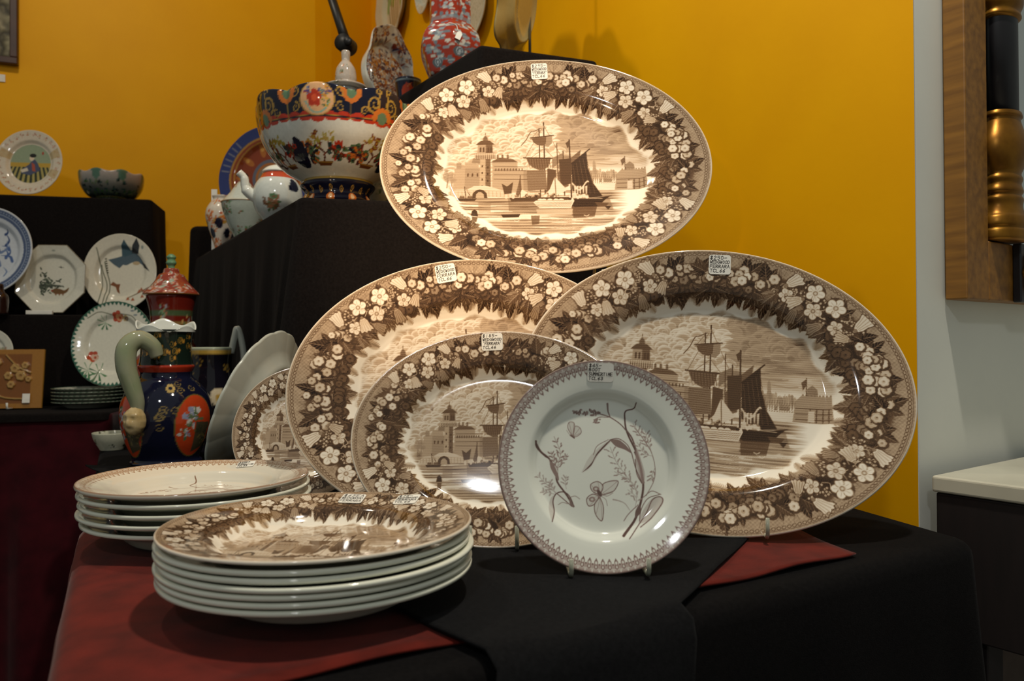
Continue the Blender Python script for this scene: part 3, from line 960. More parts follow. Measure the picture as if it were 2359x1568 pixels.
def disc_mesh(name, N, a, b, pf=PROF_F, pb=PROF_B, zs=1.0, outline=None, canvas=None, tone=True, canvas_map=None, octo=False):
    x, y, loop = disc_grid(N)
    r = np.hypot(x, y); th = np.arctan2(y, x)
    k = outline(th) if outline is not None else 1.0
    zf = np.interp(r, pf[:, 0], pf[:, 1]) * zs
    kk = 1 + (k - 1) * np.clip((r - .55) / .45, 0, 1) if outline is not None else 1.0
    co = np.stack([a * x * kk, b * y * kk, zf], -1)
    L = len(loop)
    ux, uy, tl = x[loop], y[loop], th[loop]
    kl = outline(tl) if outline is not None else np.ones(L)
    rows = []
    for (rr_, zz) in pb:
        q = 1 + (kl - 1) * np.clip((rr_ - .55) / .45, 0, 1)
        rows.append(np.stack([a * ux * rr_ * q, b * uy * rr_ * q, np.full(L, zz * zs)], -1))
    n0 = len(co)
    co = np.vstack([co] + rows + [[[0, 0, pb[-1][1] * zs]]])
    f = grid_faces(N, N)
    j = np.arange(L); j2 = (j + 1) % L
    F = [f, np.stack([loop[j2], loop[j], n0 + j, n0 + j2], -1).astype(np.int32)]
    nr = len(pb)
    F.append(grid_faces(L, nr, True, n0)[:, ::-1])
    last = n0 + (nr - 1) * L
    F.append(np.stack([np.full(L, len(co) - 1), last + j2, last + j], -1).astype(np.int32))
    me = mesh_np(name, co, F)
    if canvas is not None:
        v = canvas.sample(*canvas_map(x, y))
        ext = np.zeros((len(co) - n0, v.shape[1])) + (0.0 if tone else canvas_back)
        v = np.vstack([v, ext])
        if tone: set_tone(me, v[:, 0])
        else: set_col(me, v)
    return me
canvas_back = np.array(hx('d9d8cc'))

# ---- handwriting: a small single-stroke alphabet on a 4 x 6 grid
GLY = {'A': ['0040', '026', '142'], 'W': 0}
GLYPH = {
 'A': [[(0, 0), (2, 6), (4, 0)], [(1, 2.2), (3, 2.2)]], 'B': [[(0, 0), (0, 6), (3, 5.5), (3, 3.6), (0, 3.1), (3.6, 2.4), (3.4, .5), (0, 0)]],
 'C': [[(4, 5), (2.2, 6), (.3, 4.4), (.2, 1.6), (2, 0), (4, .8)]], 'D': [[(0, 0), (0, 6), (2.6, 5.4), (4, 3), (2.6, .5), (0, 0)]],
 'E': [[(4, 6), (0, 6), (0, 0), (4, 0)], [(0, 3.1), (3, 3.1)]], 'F': [[(4, 6), (0, 6), (0, 0)], [(0, 3.1), (3, 3.1)]],
 'G': [[(4, 5), (2.2, 6), (.3, 4.4), (.2, 1.6), (2, 0), (4, 1), (4, 2.8), (2.4, 2.8)]], 'I': [[(2, 0), (2, 6)]],
 'L': [[(0, 6), (0, 0), (3.6, 0)]], 'M': [[(0, 0), (.4, 6), (2, 2.5), (3.6, 6), (4, 0)]], 'N': [[(0, 0), (0, 6), (4, 0), (4, 6)]],
 'O': [[(2, 6), (.2, 4.5), (.2, 1.5), (2, 0), (3.8, 1.5), (3.8, 4.5), (2, 6)]], 'R': [[(0, 0), (0, 6), (3.4, 5.5), (3.4, 3.6), (0, 3), (4, 0)]],
 'S': [[(3.8, 5.2), (2, 6), (.3, 4.8), (3.6, 2), (2.2, 0), (.1, .9)]], 'T': [[(0, 6), (4, 6)], [(2, 6), (2, 0)]],
 'U': [[(0, 6), (.2, 1.2), (2, 0), (3.8, 1.2), (4, 6)]], 'W': [[(0, 6), (1, 0), (2, 4), (3, 0), (4, 6)]],
 '$': [[(3.6, 4.8), (2, 5.4), (.5, 4.4), (3.5, 1.8), (2, .6), (.3, 1.2)], [(1.7, 6.4), (1.7, -.4)], [(2.5, 6.4), (2.5, -.4)]],
 '-': [[(.3, 3), (3.7, 3.2)]], '"': [[(1.4, 6.2), (1.2, 4.8)], [(2.6, 6.2), (2.4, 4.8)]], "'": [[(2, 6.2), (1.8, 4.8)]],
 '0': [[(2, 6), (.4, 4.5), (.4, 1.5), (2, 0), (3.6, 1.5), (3.6, 4.5), (2, 6)]], '1': [[(2, 6), (2, 0)]],
 '2': [[(.3, 4.8), (2, 6), (3.6, 4.6), (.2, 0), (4, 0)]], '3': [[(.4, 5.4), (2.4, 6), (3.5, 4.6), (1.6, 3.2), (3.7, 1.8), (2, 0), (.2, .8)]],
 '4': [[(3, 0), (3, 6), (0, 2), (4, 2)]], '5': [[(3.8, 6), (.6, 6), (.4, 3.4), (2.8, 3.6), (3.7, 1.8), (2, 0), (.2, .7)]],
 '6': [[(3.4, 6), (.8, 3), (.5, 1.2), (2, 0), (3.6, 1.3), (2.6, 3), (.7, 2.2)]], '7': [[(0, 6), (4, 6), (1.5, 0)]],
 '8': [[(2, 3.2), (.5, 4.6), (2, 6), (3.5, 4.6), (2, 3.2), (.3, 1.5), (2, 0), (3.7, 1.5), (2, 3.2)]],
 '9': [[(3.4, 4.4), (2, 3), (.5, 4.4), (2, 6), (3.5, 4.6), (2.6, 0)]]}
def ink_mesh(name, lines, w, h, z):
    co, F = [], []
    rnd = random.Random(len(lines[0]) * 7 + len(lines[-1]))
    nl = len(lines)
    lh = h * 0.90 / nl
    for r, txt in enumerate(lines):
        ch = lh * (0.70 if r else 0.78)
        adv = min(w * 0.92 / max(1, len(txt)), ch * 1.0)
        sx = adv * 0.74 / 4
        x0 = -w * 0.45
        y0 = h * 0.44 - r * lh - ch
        for c in txt:
            for st in GLYPH.get(c, []):
                pts = [(x0 + (px + rnd.uniform(-.2, .2) + py * .08) * sx, y0 + (py + rnd.uniform(-.2, .2)) * ch / 6) for px, py in st]
                hw = 0.00030 * (w / 0.027)
                for (ax, ay), (bx, by) in zip(pts, pts[1:]):
                    d = Vector((bx - ax, by - ay))
                    if d.length < 1e-7: continue
                    d.normalize(); nx, ny = -d.y * hw, d.x * hw
                    ax -= d.x * hw; ay -= d.y * hw; bx += d.x * hw; by += d.y * hw
                    k = len(co)
                    co += [(ax + nx, ay + ny, z), (ax - nx, ay - ny, z), (bx - nx, by - ny, z), (bx + nx, by + ny, z)]
                    F.append((k, k + 1, k + 2, k + 3))
            x0 += adv
    return mesh_np(name, np.array(co), [np.array(F, np.int32)], smooth=False)
def price_tag(parent, M, w, h, lines):
    pts = []
    rad = 0.12 * w
    for cx, cy, a0 in ((w / 2 - rad, h / 2 - rad, 0), (-w / 2 + rad, h / 2 - rad, 90), (-w / 2 + rad, -h / 2 + rad, 180), (w / 2 - rad, -h / 2 + rad, 270)):
        for k in range(5):
            a = R_(a0 + k * 22.5); pts.append((cx + rad * math.cos(a), cy + rad * math.sin(a)))
    t = obj('price_tag', prism('price_tag', pts, 0.0, 0.0004), MATS['tag_paper'], parent, M=M)
    t['label'] = 'small white price sticker with handwriting'
    obj('handwriting', ink_mesh('handwriting', lines, w, h, 0.0006), MATS['ink'], t)
    return t
def rim_tag_matrix(px, py, a, b, sc3, rot=0.0, lift=0.0007, zs=1.0):
    """a frame lying on the rim at normalised place (px, py) of an oval a x b (metres)"""
    r = math.hypot(px, py)
    f = lambda q: float(np.interp(q, PROF_F[:, 0], PROF_F[:, 1])) * zs
    z = f(r)
    sl = (f(min(1, r + .05)) - f(r - .05)) / .10
    gx, gy = sl * px / r / a, sl * py / r / b
    n = Vector((-gx, -gy, 1)).normalized()
    x = Vector((math.cos(rot), math.sin(rot), 0)); x = (x - n * x.dot(n)).normalized()
    y = n.cross(x)
    M = Matrix((x, y, n)).transposed().to_4x4()
    M.translation = Vector((a * px, b * py, z)) + n * lift
    return M

CVA = ferrara_canvas(560, 0)
CVB = ferrara_canvas(420, 1)
cmap = lambda x, y: (x, y * ASP)
PA, PB = 0.226, 0.226 * ASP
ME_PLATTER = disc_mesh('platter_body', 470, PA, PB, canvas=CVA, canvas_map=cmap)
ME_PLATTER_B = disc_mesh('platter_body_small', 380, PA, PB, canvas=CVB, canvas_map=cmap)
for m_ in (ME_PLATTER, ME_PLATTER_B): m_.materials.append(MATS['brown_transfer'])

def peg_stand(name, base, yaw, half, lean, reach, tall, label, pegs=0.016, rad=0.0022, z0=0.0095, group=None, mat_name='stand_plastic', gap=0.010):
    """little easel: two rails, each with an upturned peg in front and a sloping back prop, joined by a cross bar"""
    e = empty(name, (base[0], base[1], z0), yaw)
    tag(e, label, 'plate stand', group)
    tl = math.tan(lean)
    for s in (-1, 1):
        x = s * half
        pts = [(x, -gap, pegs), (x, -gap, 0.006), (x, -gap + 0.003, 0.0028), (x, 0.0, 0.0024), (x, reach * .6, 0.0024), (x, reach, 0.0024)]
        obj('rail', tube('rail', pts, rad), MATS[mat_name], e)
        top = (x, reach * 0.0 + 0.052 + tl * tall, tall)
        obj('prop', tube('prop', [(x, reach, 0.0024), (x, (reach + top[1]) / 2 + .004, tall * .5), top], rad), MATS[mat_name], e)
    obj('cross_bar', tube('cross_bar', [(-half, reach * .92, 0.003), (half, reach * .92, 0.003)], rad), MATS[mat_name], e)
    return e
def standing(name, me, base, b, lean, yaw=0.0, roll=0.0, scale=(1, 1, 1), zrim=0.030, roll_b=None):
    """root Empty with its body leaning; base = where the rim's lowest point stands"""
    M = face_matrix(yaw, lean, 0)
    up, n = M.col[1].to_3d(), M.col[2].to_3d()
    loc = Vector(base) + up * (roll_b or b) - n * (zrim * scale[2])
    e = empty(name, mat=face_matrix(yaw, lean, roll, loc))
    o = obj('body', me, None, e)
    o.scale = scale
    return e

# --- top platter on its wooden box
TB = Vector((0.0478 * 1.075, 1.075, 0.3215))
bx = obj('wooden_box', prism('wooden_box', [(-0.07, 1.075), (0.19, 1.075), (0.19, 1.30), (-0.07, 1.30)], 0.0115, 0.2935, 0.002), MATS['tan_wood'])
tag(bx, 'tan wooden box glimpsed below the uppermost platter', 'box')
sT = 0.245 / PA
top = standing('oval_platter', ME_PLATTER, TB, 0.245 * ASP, R_(22.5), R_(0), 0, (sT, sT, sT))
tag(top, 'large oval brown floral platter with harbour scene, brightly lit, highest of all', 'platter', 'brown transfer platters')
price_tag(top, rim_tag_matrix(-0.025, 0.895, .245, .245 * ASP, 1, R_(3), zs=sT), 0.0255, 0.0265, ['$295-', 'WEDGWOOD', '"FERRARA"', 'TCL66'])
peg_stand('plate_stand', (TB.x, TB.y), 0, 0.075, R_(22.5), 0.12, 0.10, 'small stand holding up the uppermost platter', z0=0.2945, pegs=0.030, gap=0.004)

# --- the two mid platters
def big(name, px, depth, lean, yaw, roll, label, tagrot, lines, tx=0.0):
    base = at(px, 1200, depth); base.z = 0.0105
    e = standing(name, ME_PLATTER, base, PB, lean, yaw, roll)
    tag(e, label, 'platter', 'brown transfer platters')
    price_tag(e, rim_tag_matrix(tx, 0.90, PA, PB, 1, tagrot), 0.0265, 0.0245, lines)
    return e, base
eR, bR = big('oval_platter', 1668, 0.850, R_(20), R_(-5), R_(-5), 'large oval brown platter with harbour scene, rightmost, against the yellow wall', R_(2), ['$250-', 'WEDGWOOD', 'FERRARA', 'TCL66'], 0.02)
peg_stand('plate_stand', (bR.x, bR.y), R_(-6), 0.044, R_(20), 0.12, 0.10, 'pale peg stand under the rightmost oval platter', pegs=0.024)
eL, bL = big('oval_platter', 1079, 0.910, R_(21), R_(2), R_(3), 'large oval brown platter half hidden behind the smaller platter, left of centre', R_(8), ['$250-', 'WEDGWOOD', 'FERRARA', 'TCL66'], -0.10)
# --- medium platter in front
sM = 0.161 / PA
bM = at(1138, 1200, 0.808); bM.z = 0.0105
eM = standing('oval_platter', ME_PLATTER_B, bM, 0.161 * ASP, R_(24), R_(-2), R_(1), (sM, sM, sM))
tag(eM, 'smaller oval brown platter with castle scene, behind the round white plate', 'platter', 'brown transfer platters')
price_tag(eM, rim_tag_matrix(-0.03, 0.90, .161, .161 * ASP, 1, R_(1), zs=sM), 0.0245, 0.0205, ['$185-', 'WEDGWOOD', "'FERRARA'", 'TCL66'])
peg_stand('plate_stand', (bM.x, bM.y), R_(-2), 0.024, R_(24), 0.09, 0.08, 'pale peg stand under the smaller oval platter', pegs=0.026)
# --- small round plate far behind at the left, same print
sS = 0.0985 / PA
bS = at(690, 1130, 1.075); bS.z = 0.011
eS = standing('dinner_plate', ME_PLATTER, bS, 0.0985, R_(23), R_(7), R_(0), (sS, sS / ASP, sS * 1.15))
tag(eS, 'round brown floral plate peeping out left of the big platters', 'plate')

# --- botanical plate
def botanical_canvas(ppu=330):
    cv = Canvas(2.02, 2.02, ppu, [0.0], -1.01, -1.01)
    X, Y = cv.grid()
    Rn = np.hypot(X, Y); TH = np.arctan2(Y, X)
    A = cv.a[..., 0]
    A[Rn > 0.915] = 0.42
    A[(Rn > 0.955) & (Rn < 0.965)] = 0.25
    A[Rn > 0.985] = 0.72
    rnd = random.Random(3)
    for k in range(92):
        th = 6.283 * k / 92
        c, s = math.cos(th), math.sin(th)
        cv.ell(.940 * c, .940 * s, .022, .016, col=.75, rot=th); cv.ell(.940 * c, .940 * s, .013, .009, col=.18, rot=th)
        cv.ell(.903 * c, .903 * s, .024, .019, col=.62, rot=th); cv.ell(.905 * c, .905 * s, .014, .011, col=.12, rot=th)
        cv.poly([(.886 * c - .013 * s, .886 * s + .013 * c), (.862 * c, .862 * s), (.886 * c + .013 * s, .886 * s - .013 * c)], .7)
        t2 = th + 3.1416 / 92
        c, s = math.cos(t2), math.sin(t2)
        cv.ell(.975 * c, .975 * s, .012, .008, col=.2, rot=t2); cv.ell(.918 * c, .918 * s, .008, col=.8)
    P = lambda u, v: ((u - 797) / 722, (775 - v) / 722)
    PL = lambda q: [P(*p) for p in q]
    def cu(q, w, t, a=1.0, taper=None): cv.curve(PL(q), w / 722, t, a, taper)
    def pg(q, t, a=1.0): cv.poly(smooth_prof(PL(q) + PL(q[:1]), 5)[:-1], t, a)
    def sprig(q, n, size, t):
        pts = smooth_prof(PL(q), 8)
        cv.line(pts, 4 / 722, t, .8)
        for k in range(n):
            i = min(len(pts) - 2, int(len(pts) * (0.25 + .75 * k / n)))
            p, d = pts[i], pts[i + 1] - pts[i]
            a = math.atan2(d[1], d[0])
            for sg in (-1, 1):
                b = a + sg * .75
                l = size / 722 * rnd.uniform(.6, 1)
                e = p + l * np.array([math.cos(b), math.sin(b)])
                cv.line([p, e], 3 / 722, t, .8)
                for m in range(3):
                    f = p + l * (.5 + .25 * m) * np.array([math.cos(b), math.sin(b)])
                    cv.ell(f[0] + rnd.uniform(-.006, .006), f[1] + rnd.uniform(-.006, .006), 8 / 722, 4.5 / 722, col=t, rot=b, alpha=.85)
    # tall stem right
    cu([(910, 1255), (1000, 1150), (1050, 1030), (1075, 900), (1050, 720), (985, 550), (975, 450), (985, 400), (1040, 385), (1055, 350)], 14, .92, taper=(1.2, .5))
    cu([(1030, 690), (1060, 780), (1075, 900)], 16, .85, taper=(.6, 1.2)); cu([(985, 540), (1020, 600), (1050, 720)], 18, .8, taper=(.6, .6))
    cu([(985, 545), (940, 490), (870, 440), (800, 415)], 7, .8); cu([(875, 445), (860, 400), (858, 345)], 14, .7, taper=(.4, 1)); cu([(860, 440), (790, 440), (750, 475)], 5, .7)
    for q in range(46):
        u = rnd.uniform(610, 800); v = 395 + (u - 610) * .08 + rnd.uniform(-1, 1) * 24 * math.sin(math.pi * (u - 600) / 215)
        cv.ell(*P(u, v), 10 / 722, 6 / 722, col=rnd.choice((.55, .75)), rot=rnd.random() * 3)
    for q in range(12): cv.ell(*P(740 + rnd.uniform(-8, 60), 465 + rnd.uniform(-14, 14)), 8 / 722, 5 / 722, col=.6)
    # arching blade
    pg([(650, 823), (700, 730), (770, 660), (860, 600), (890, 592), (855, 625), (790, 680), (745, 745), (700, 800)], .30, .55)
    pg([(655, 822), (720, 775), (760, 710), (830, 640), (870, 600), (835, 622), (765, 690), (725, 755)], .92)
    pg([(860, 600), (920, 600), (975, 645), (1005, 695), (960, 670), (900, 645)], .66); cu([(860, 600), (920, 592), (980, 635), (1008, 695)], 5, .9); cu([(1008, 695), (1030, 800), (1065, 900)], 6, .85)
    cu([(740, 700), (770, 640), (850, 598)], 4, .7)
    # inner leaf on the stem
    pg([(1030, 740), (1050, 850), (1075, 910), (1090, 840), (1070, 740), (1045, 660)], .45, .7); cu([(1030, 740), (1035, 840), (1065, 905)], 5, .9)
    # bottom right broad leaves
    pg([(1020, 1180), (1060, 1090), (1130, 1010), (1180, 1000), (1195, 1030), (1150, 1100), (1080, 1160)], .42, .6); pg([(1000, 1145), (1010, 1090), (1040, 1050), (1045, 1100)], .8)
    cu([(945, 1275), (1000, 1210), (1080, 1110), (1130, 1020), (1185, 1000), (1193, 1040), (1110, 1140), (1030, 1200)], 6, .85)
    cu([(1030, 1160), (1050, 1080), (1100, 1010), (1180, 985)], 5, .8); cu([(1070, 1000), (1130, 960), (1190, 985)], 6, .6)
    cu([(1090, 990), (1150, 890), (1165, 800), (1145, 690), (1090, 590), (1040, 520)], 5, .6)
    sprig([(1145, 690), (1090, 590), (1030, 490)], 5, 46, .5); sprig([(1150, 700), (1130, 620), (1115, 545)], 4, 40, .5); sprig([(1165, 800), (1140, 850), (1125, 890)], 3, 34, .5)
    sprig([(1030, 960), (960, 850), (900, 760), (860, 650)], 6, 62, .5); sprig([(1030, 1000), (1000, 900), (880, 820)], 5, 44, .5); sprig([(1010, 1060), (1020, 1000), (965, 945)], 3, 44, .45)
    sprig([(1150, 720), (1100, 700), (1050, 620)], 4, 36, .45)
    cu([(970, 1085), (940, 1040), (900, 1020), (860, 1010)], 12, .45, taper=(.3, .7)); cu([(925, 1155), (960, 1110), (1030, 1050)], 6, .6)
    # left spray
    cu([(585, 1050), (540, 970), (480, 880), (470, 800), (430, 720), (375, 670), (340, 610)], 12, .88, taper=(1, .9))
    pg([(430, 730), (440, 790), (485, 870), (490, 840), (460, 760)], .6); cu([(340, 600), (345, 640), (400, 700), (430, 720)], 12, .9, taper=(1.2, .4))
    sprig([(485, 870), (490, 760), (510, 680), (470, 565)], 6, 42, .62); sprig([(485, 800), (460, 730), (445, 670)], 4, 30, .6); sprig([(490, 770), (530, 730), (560, 690)], 3, 30, .5)
    sprig([(470, 960), (410, 900), (345, 830)], 5, 40, .42); sprig([(470, 960), (440, 910), (425, 870)], 3, 34, .42); sprig([(540, 930), (535, 880), (545, 840)], 3, 34, .42); sprig([(465, 965), (410, 950), (370, 935)], 3, 30, .4)
    pg([(470, 960), (430, 990), (412, 1060), (430, 1145), (450, 1080), (445, 1010)], .35, .6); cu([(430, 1148), (450, 1080), (445, 1010), (470, 960), (520, 950), (560, 980), (588, 1050)], 7, .9); cu([(475, 960), (520, 1000), (575, 1050)], 6, .8)
    pg([(560, 975), (575, 1020), (588, 1052), (560, 1030)], .7); cu([(570, 985), (600, 980), (630, 1000)], 5, .5); cu([(480, 1035), (510, 1020), (545, 1030)], 5, .5)
    # butterflies
    for q in ([(775, 975), (800, 900), (900, 885), (870, 950), (800, 975)], [(770, 980), (720, 950), (710, 905), (760, 885), (795, 920)],
              [(765, 985), (740, 1030), (690, 1050), (678, 1000), (720, 970)], [(770, 990), (790, 1060), (775, 1150), (735, 1110), (730, 1040)]):
        pg(q, .16, .8); cu(q + q[:1], 5, .85)
        m = np.mean(q, 0)
        for e in q[1:-1]: cu([q[0], ((q[0][0] + e[0]) / 2 + 3, (q[0][1] + e[1]) / 2), e], 2.5, .55)
    for u, v in ((745, 935), (715, 1005)): cv.ell(*P(u, v), 22 / 722, 18 / 722, col=.55); cv.ell(*P(u, v), 10 / 722, 8 / 722, col=.2)
    cv.ell(*P(768, 965), 13 / 722, 26 / 722, col=.85, rot=.5); cu([(780, 975), (820, 985), (862, 965)], 3, .7); cu([(780, 985), (810, 1010), (818, 1050)], 3, .7)
    for q in ([(600, 570), (570, 510), (580, 470), (615, 475), (615, 530)], [(605, 570), (620, 500), (655, 510), (662, 545), (630, 570)]):
        pg(q, .2, .7); cu(q + q[:1], 4, .7)
        for e in q[1:-1]: cu([q[0], e], 2.5, .6) if False else cv.line(PL([q[0], e]), 2.5 / 722, .6)
    cv.line(PL([(585, 560), (612, 580)]), 9 / 722, .9); cv.line(PL([(590, 570), (560, 525)]), 3 / 722, .6)
    return cv
CVD = botanical_canvas()
ident = lambda x, y: (x, y)
RB = 0.1
PF_R = smooth_prof([(0, 0), (.4, 0), (.60, .0006), (.655, .0035), (.71, .0085), (.76, .0105), (.88, .0135), (.985, .0165), (1.0, .0163)], 10)
PB_R = [(1.004, .0152), (1.002, .0140), (.985, .0132), (.78, .0078), (.71, .0050), (.64, -.0008), (.615, -.0026), (.59, -.0037), (.56, -.0037), (.55, -.0022), (.3, -.0020)]
ME_BOT = disc_mesh('plate_body', 400, RB, RB, PF_R, PB_R, canvas=CVD, canvas_map=ident)
ME_BOT.materials.append(MATS['sepia_transfer'])
bB = at(1402, 1310, 0.711); bB.z = 0.0105
eB = standing('botanical_plate', ME_BOT, bB, RB, R_(13.5), R_(1), R_(1), (1, 1, 1), zrim=.0165)
tag(eB, 'round pale plate with brown butterfly and grasses, standing in front', 'plate')
PROF_SAVE = PROF_F; PROF_F = PF_R
price_tag(eB, rim_tag_matrix(0.015, 0.885, RB, RB, 1, R_(-3)), 0.0255, 0.0185, ['$45-', 'BOOT', 'SUMMERTIME', 'TCL63'])
peg_stand('plate_stand', (bB.x, bB.y), R_(1), 0.035, R_(13.5), 0.075, 0.07, 'pale peg stand under the round butterfly plate', pegs=0.018)

# --- stacks: plain bodies share one mesh, the printed plate lies on top
ME_PLAIN = disc_mesh('plain_plate', 64, RB, RB, PF_R, PB_R)
ME_PLAIN.materials.append(MATS['pale_glaze'])
ORD = ['topmost', 'second', 'third', 'fourth', 'fifth', 'sixth', 'seventh']
rnd = random.Random(11)
# front stack of brown floral plates
c1 = Vector(((735 - CX0) / FPX * 0.665, 0.665, 0))
R1 = 0.1288
N1, SP1 = 7, 0.0055
for k in range(N1):
    i = N1 - 1 - k
    jx, jy = (0, 0) if i == 0 else (rnd.uniform(-.002, .003), rnd.uniform(-.002, .002))
    z = 0.0148 + k * SP1 + (0.0016 if i == 0 else 0)
    e = empty('dinner_plate', (c1.x + jx, c1.y + jy, z))
    if i == 0:
        o = obj('body', ME_PLATTER, None, e); s = R1 / PA; o.scale = (s, s / ASP, .0165 * 1.35 / .030); e.rotation_euler = (0, 0, R_(-4))
        PROF_F = PROF_SAVE
        for (tx, ty, ro, lines) in ((-0.02, 0.86, -3, ['$65EA', 'WEDGWOOD', 'FERRARA']), (0.42, 0.80, -8, ['$75-', 'WEDGWOOD', 'FERRARA', 'TCL66'])):
            price_tag(e, rim_tag_matrix(tx, ty, R1, R1, 1, R_(ro), zs=.0165 * 1.35 / .030), 0.0235, 0.0215, lines)
        PROF_F = PF_R
        tag(e, 'topmost brown floral plate with two price tags on the front stack', 'plate', 'front stack of brown plates')
    else:
        o = obj('body', ME_PLAIN, None, e); o.scale = (R1 / RB, R1 / RB, 1.35)
        o.rotation_euler = (0, 0, rnd.random() * 6)
        tag(e, f'{ORD[i]} plate from the top in the front stack of seven', 'plate', 'front stack of brown plates')
# stack of botanical plates behind it
c2 = Vector(((455 - CX0) / FPX * 0.885, 0.885, 0))
R2 = 0.1220
N2, SP2 = 5, 0.0101
for k in range(N2):
    i = N2 - 1 - k
    jx = 0 if i == 0 else rnd.uniform(.000, .006)
    e = empty('dinner_plate', (c2.x + jx, c2.y + rnd.uniform(-.002, .002), 0.0120 + k * SP2))
    if i == 0:
        o = obj('body', ME_BOT, None, e); o.material_slots[0].link = 'OBJECT'; o.material_slots[0].material = MATS['cream_transfer']; o.scale = (R2 / RB, R2 / RB, 1.4)
        o.rotation_euler = (0, 0, R_(55))
        price_tag(e, rim_tag_matrix(0.16, 0.86, R2, R2, 1, R_(4), zs=1.4), 0.0215, 0.0165, ['$55EA', 'BOOT', 'SUMMERTIME', 'TCL63'])
        tag(e, 'topmost cream plate with grasses and butterfly on the left stack', 'plate', 'left stack of cream plates')
    else:
        o = obj('body', ME_PLAIN, None, e); o.scale = (R2 / RB, R2 / RB, 1.4)
        tag(e, f'{ORD[i]} plate from the top in the left stack of five', 'plate', 'left stack of cream plates')
PROF_F = PROF_SAVE

# ------------------------------------------------------------------ draped risers
CL = MATS['riser_cloth']
rz = empty('draped_riser', (-0.3, 1.6, 0.0))
tag(rz, 'black cloth draped over the stepped boxes behind the platters', 'display riser')
def world_child(name, me, m, parent):
    o = obj(name, me, m, parent)
    o.location = -parent.location
    return o
Z2, Z3 = 0.483, 0.826
LOWER = [(-0.369, 1.350), (-0.035, 1.436), (-0.35, 2.24), (-0.925, 2.265)]
UPPER = [(-0.0605, 1.550), (0.190, 1.645), (-0.095, 2.215), (-0.487, 2.190)]
world_child('lower_step', drape('lower_step', LOWER, Z2, 0.010, edge=0.010, rad=0.016, fold=0.016, wl=0.17, seed=5, corner=0.050, close=True), CL, rz)
world_child('upper_step', drape('upper_step', UPPER, Z3, 0.012, edge=0.010, rad=0.014, fold=0.007, wl=0.20, seed=9, corner=0.016, close=True), CL, rz)
t = obj('draped_block', drape('draped_block', [(-1.012, 2.42), (-0.60, 2.44), (-0.60, 2.62), (-1.012, 2.62)], 0.605, ZF + .004, edge=0.02, rad=0.03, fold=0.006, wl=0.3, seed=3, corner=0.01), CL)
tag(t, 'tall black draped block in the corner beside the lidded jar', 'display block')

# left display table with burgundy skirt
ZT = 0.060
T2 = [(-2.10, 1.67), (-1.005, 1.945), (-1.09, 2.56), (-1.42, 2.60), (-2.22, 2.24)]
t = obj('burgundy_tablecloth', drape('burgundy_tablecloth', T2, ZT, ZF + .004, edge=0.010, rad=0.02, fold=0.020, wl=0.16, seed=8, corner=0.02), MATS['burgundy_velvet'])
tag(t, 'dark burgundy velvet cloth hanging in folds from the left table', 'tablecloth')
T2b = [(-2.08, 1.669), (-1.008, 1.939), (-1.10, 2.55), (-1.42, 2.59), (-2.20, 2.23)]
t = obj('black_table_cover', drape('black_table_cover', [(p[0] * 1.0, p[1] - .004) for p in T2b], ZT + 0.004, ZT - 0.016, edge=0.006, rad=0.02, fold=0.0, seed=8, rows=3, corner=0.0), CL)
tag(t, 'black cover on top of the left table under the green edged plates', 'cloth')
ls = empty('draped_riser', (-1.5, 2.3, ZT + .005))
tag(ls, 'black draped two-step riser on the left table holding plates', 'display riser')
ZM, ZU = 0.316, 0.672
world_child('lower_step', drape('lower_step', [(-2.05, 1.96), (-1.035, 2.20), (-1.06, 2.38), (-2.06, 2.10)], ZM, ZT + .006, edge=0.006, rad=0.012, fold=0.003, wl=0.3, seed=2, rows=6, corner=0.006, close=True), CL, ls)
world_child('upper_step', drape('upper_step', [(-2.06, 2.115), (-1.085, 2.345), (-1.13, 2.54), (-1.42, 2.575), (-2.10, 2.24)], ZU, ZT + .006, edge=0.008, rad=0.014, fold=0.003, wl=0.3, seed=6, rows=6, corner=0.02, close=True), CL, ls)

# ------------------------------------------------------------------ painted pots
H = hx
NAVY, GOLD, ORG, RED, WHT, GRN, PCH, BRN = H('14162a'), H('b08a3c'), H('c8702c'), H('b8371f'), H('d6d6cc'), H('4d6b47'), H('e0ad7c'), H('5c2c1c')
class Pot:
    """profile + canvas: x around (metres at the widest radius), y along the profile"""
    def __init__(s, prof, base, ppm=2600, n=6):
        s.prof = smooth_prof(prof, n)
        d = np.hypot(*np.diff(s.prof, axis=0).T)
        s.s = np.r_[0, np.cumsum(d)]
        s.R = s.prof[:, 0].max()
        s.cv = Canvas(2 * np.pi * s.R, s.s[-1], ppm, base)
        k = int(np.argmax(s.prof[:, 1])) + 1
        s.zo, s.so = np.maximum.accumulate(s.prof[:k, 1]), s.s[:k]
    def v(s, z): return float(np.interp(z, s.zo, s.so))
    def u(s, deg): return (deg % 360) / 360 * s.cv.wu
    def mesh(s, name, nseg, nv, **kw): return lathe(name, s.prof, nseg, nv, canvas=s.cv, **kw)
def scroll(cv, x, y, r, col, w, flip=1, turns=1.4, a0=0.0):
    pts = []
    for k in range(22):
        t = k / 21
        a = a0 + flip * t * turns * 6.283
        rr_ = r * (1 - .78 * t)
        pts.append((x + rr_ * math.cos(a), y + rr_ * math.sin(a)))
    cv.line(pts, w, col, .95, taper=(1.3, .7))
def floret(cv, x, y, r, col, ctr, n=5, rot=0.0):
    for k in range(n):
        a = rot + 6.283 * k / n
        cv.ell(x + r * .6 * math.cos(a), y + r * .6 * math.sin(a), r * .45, col=col)
    cv.ell(x, y, r * .4, col=ctr)
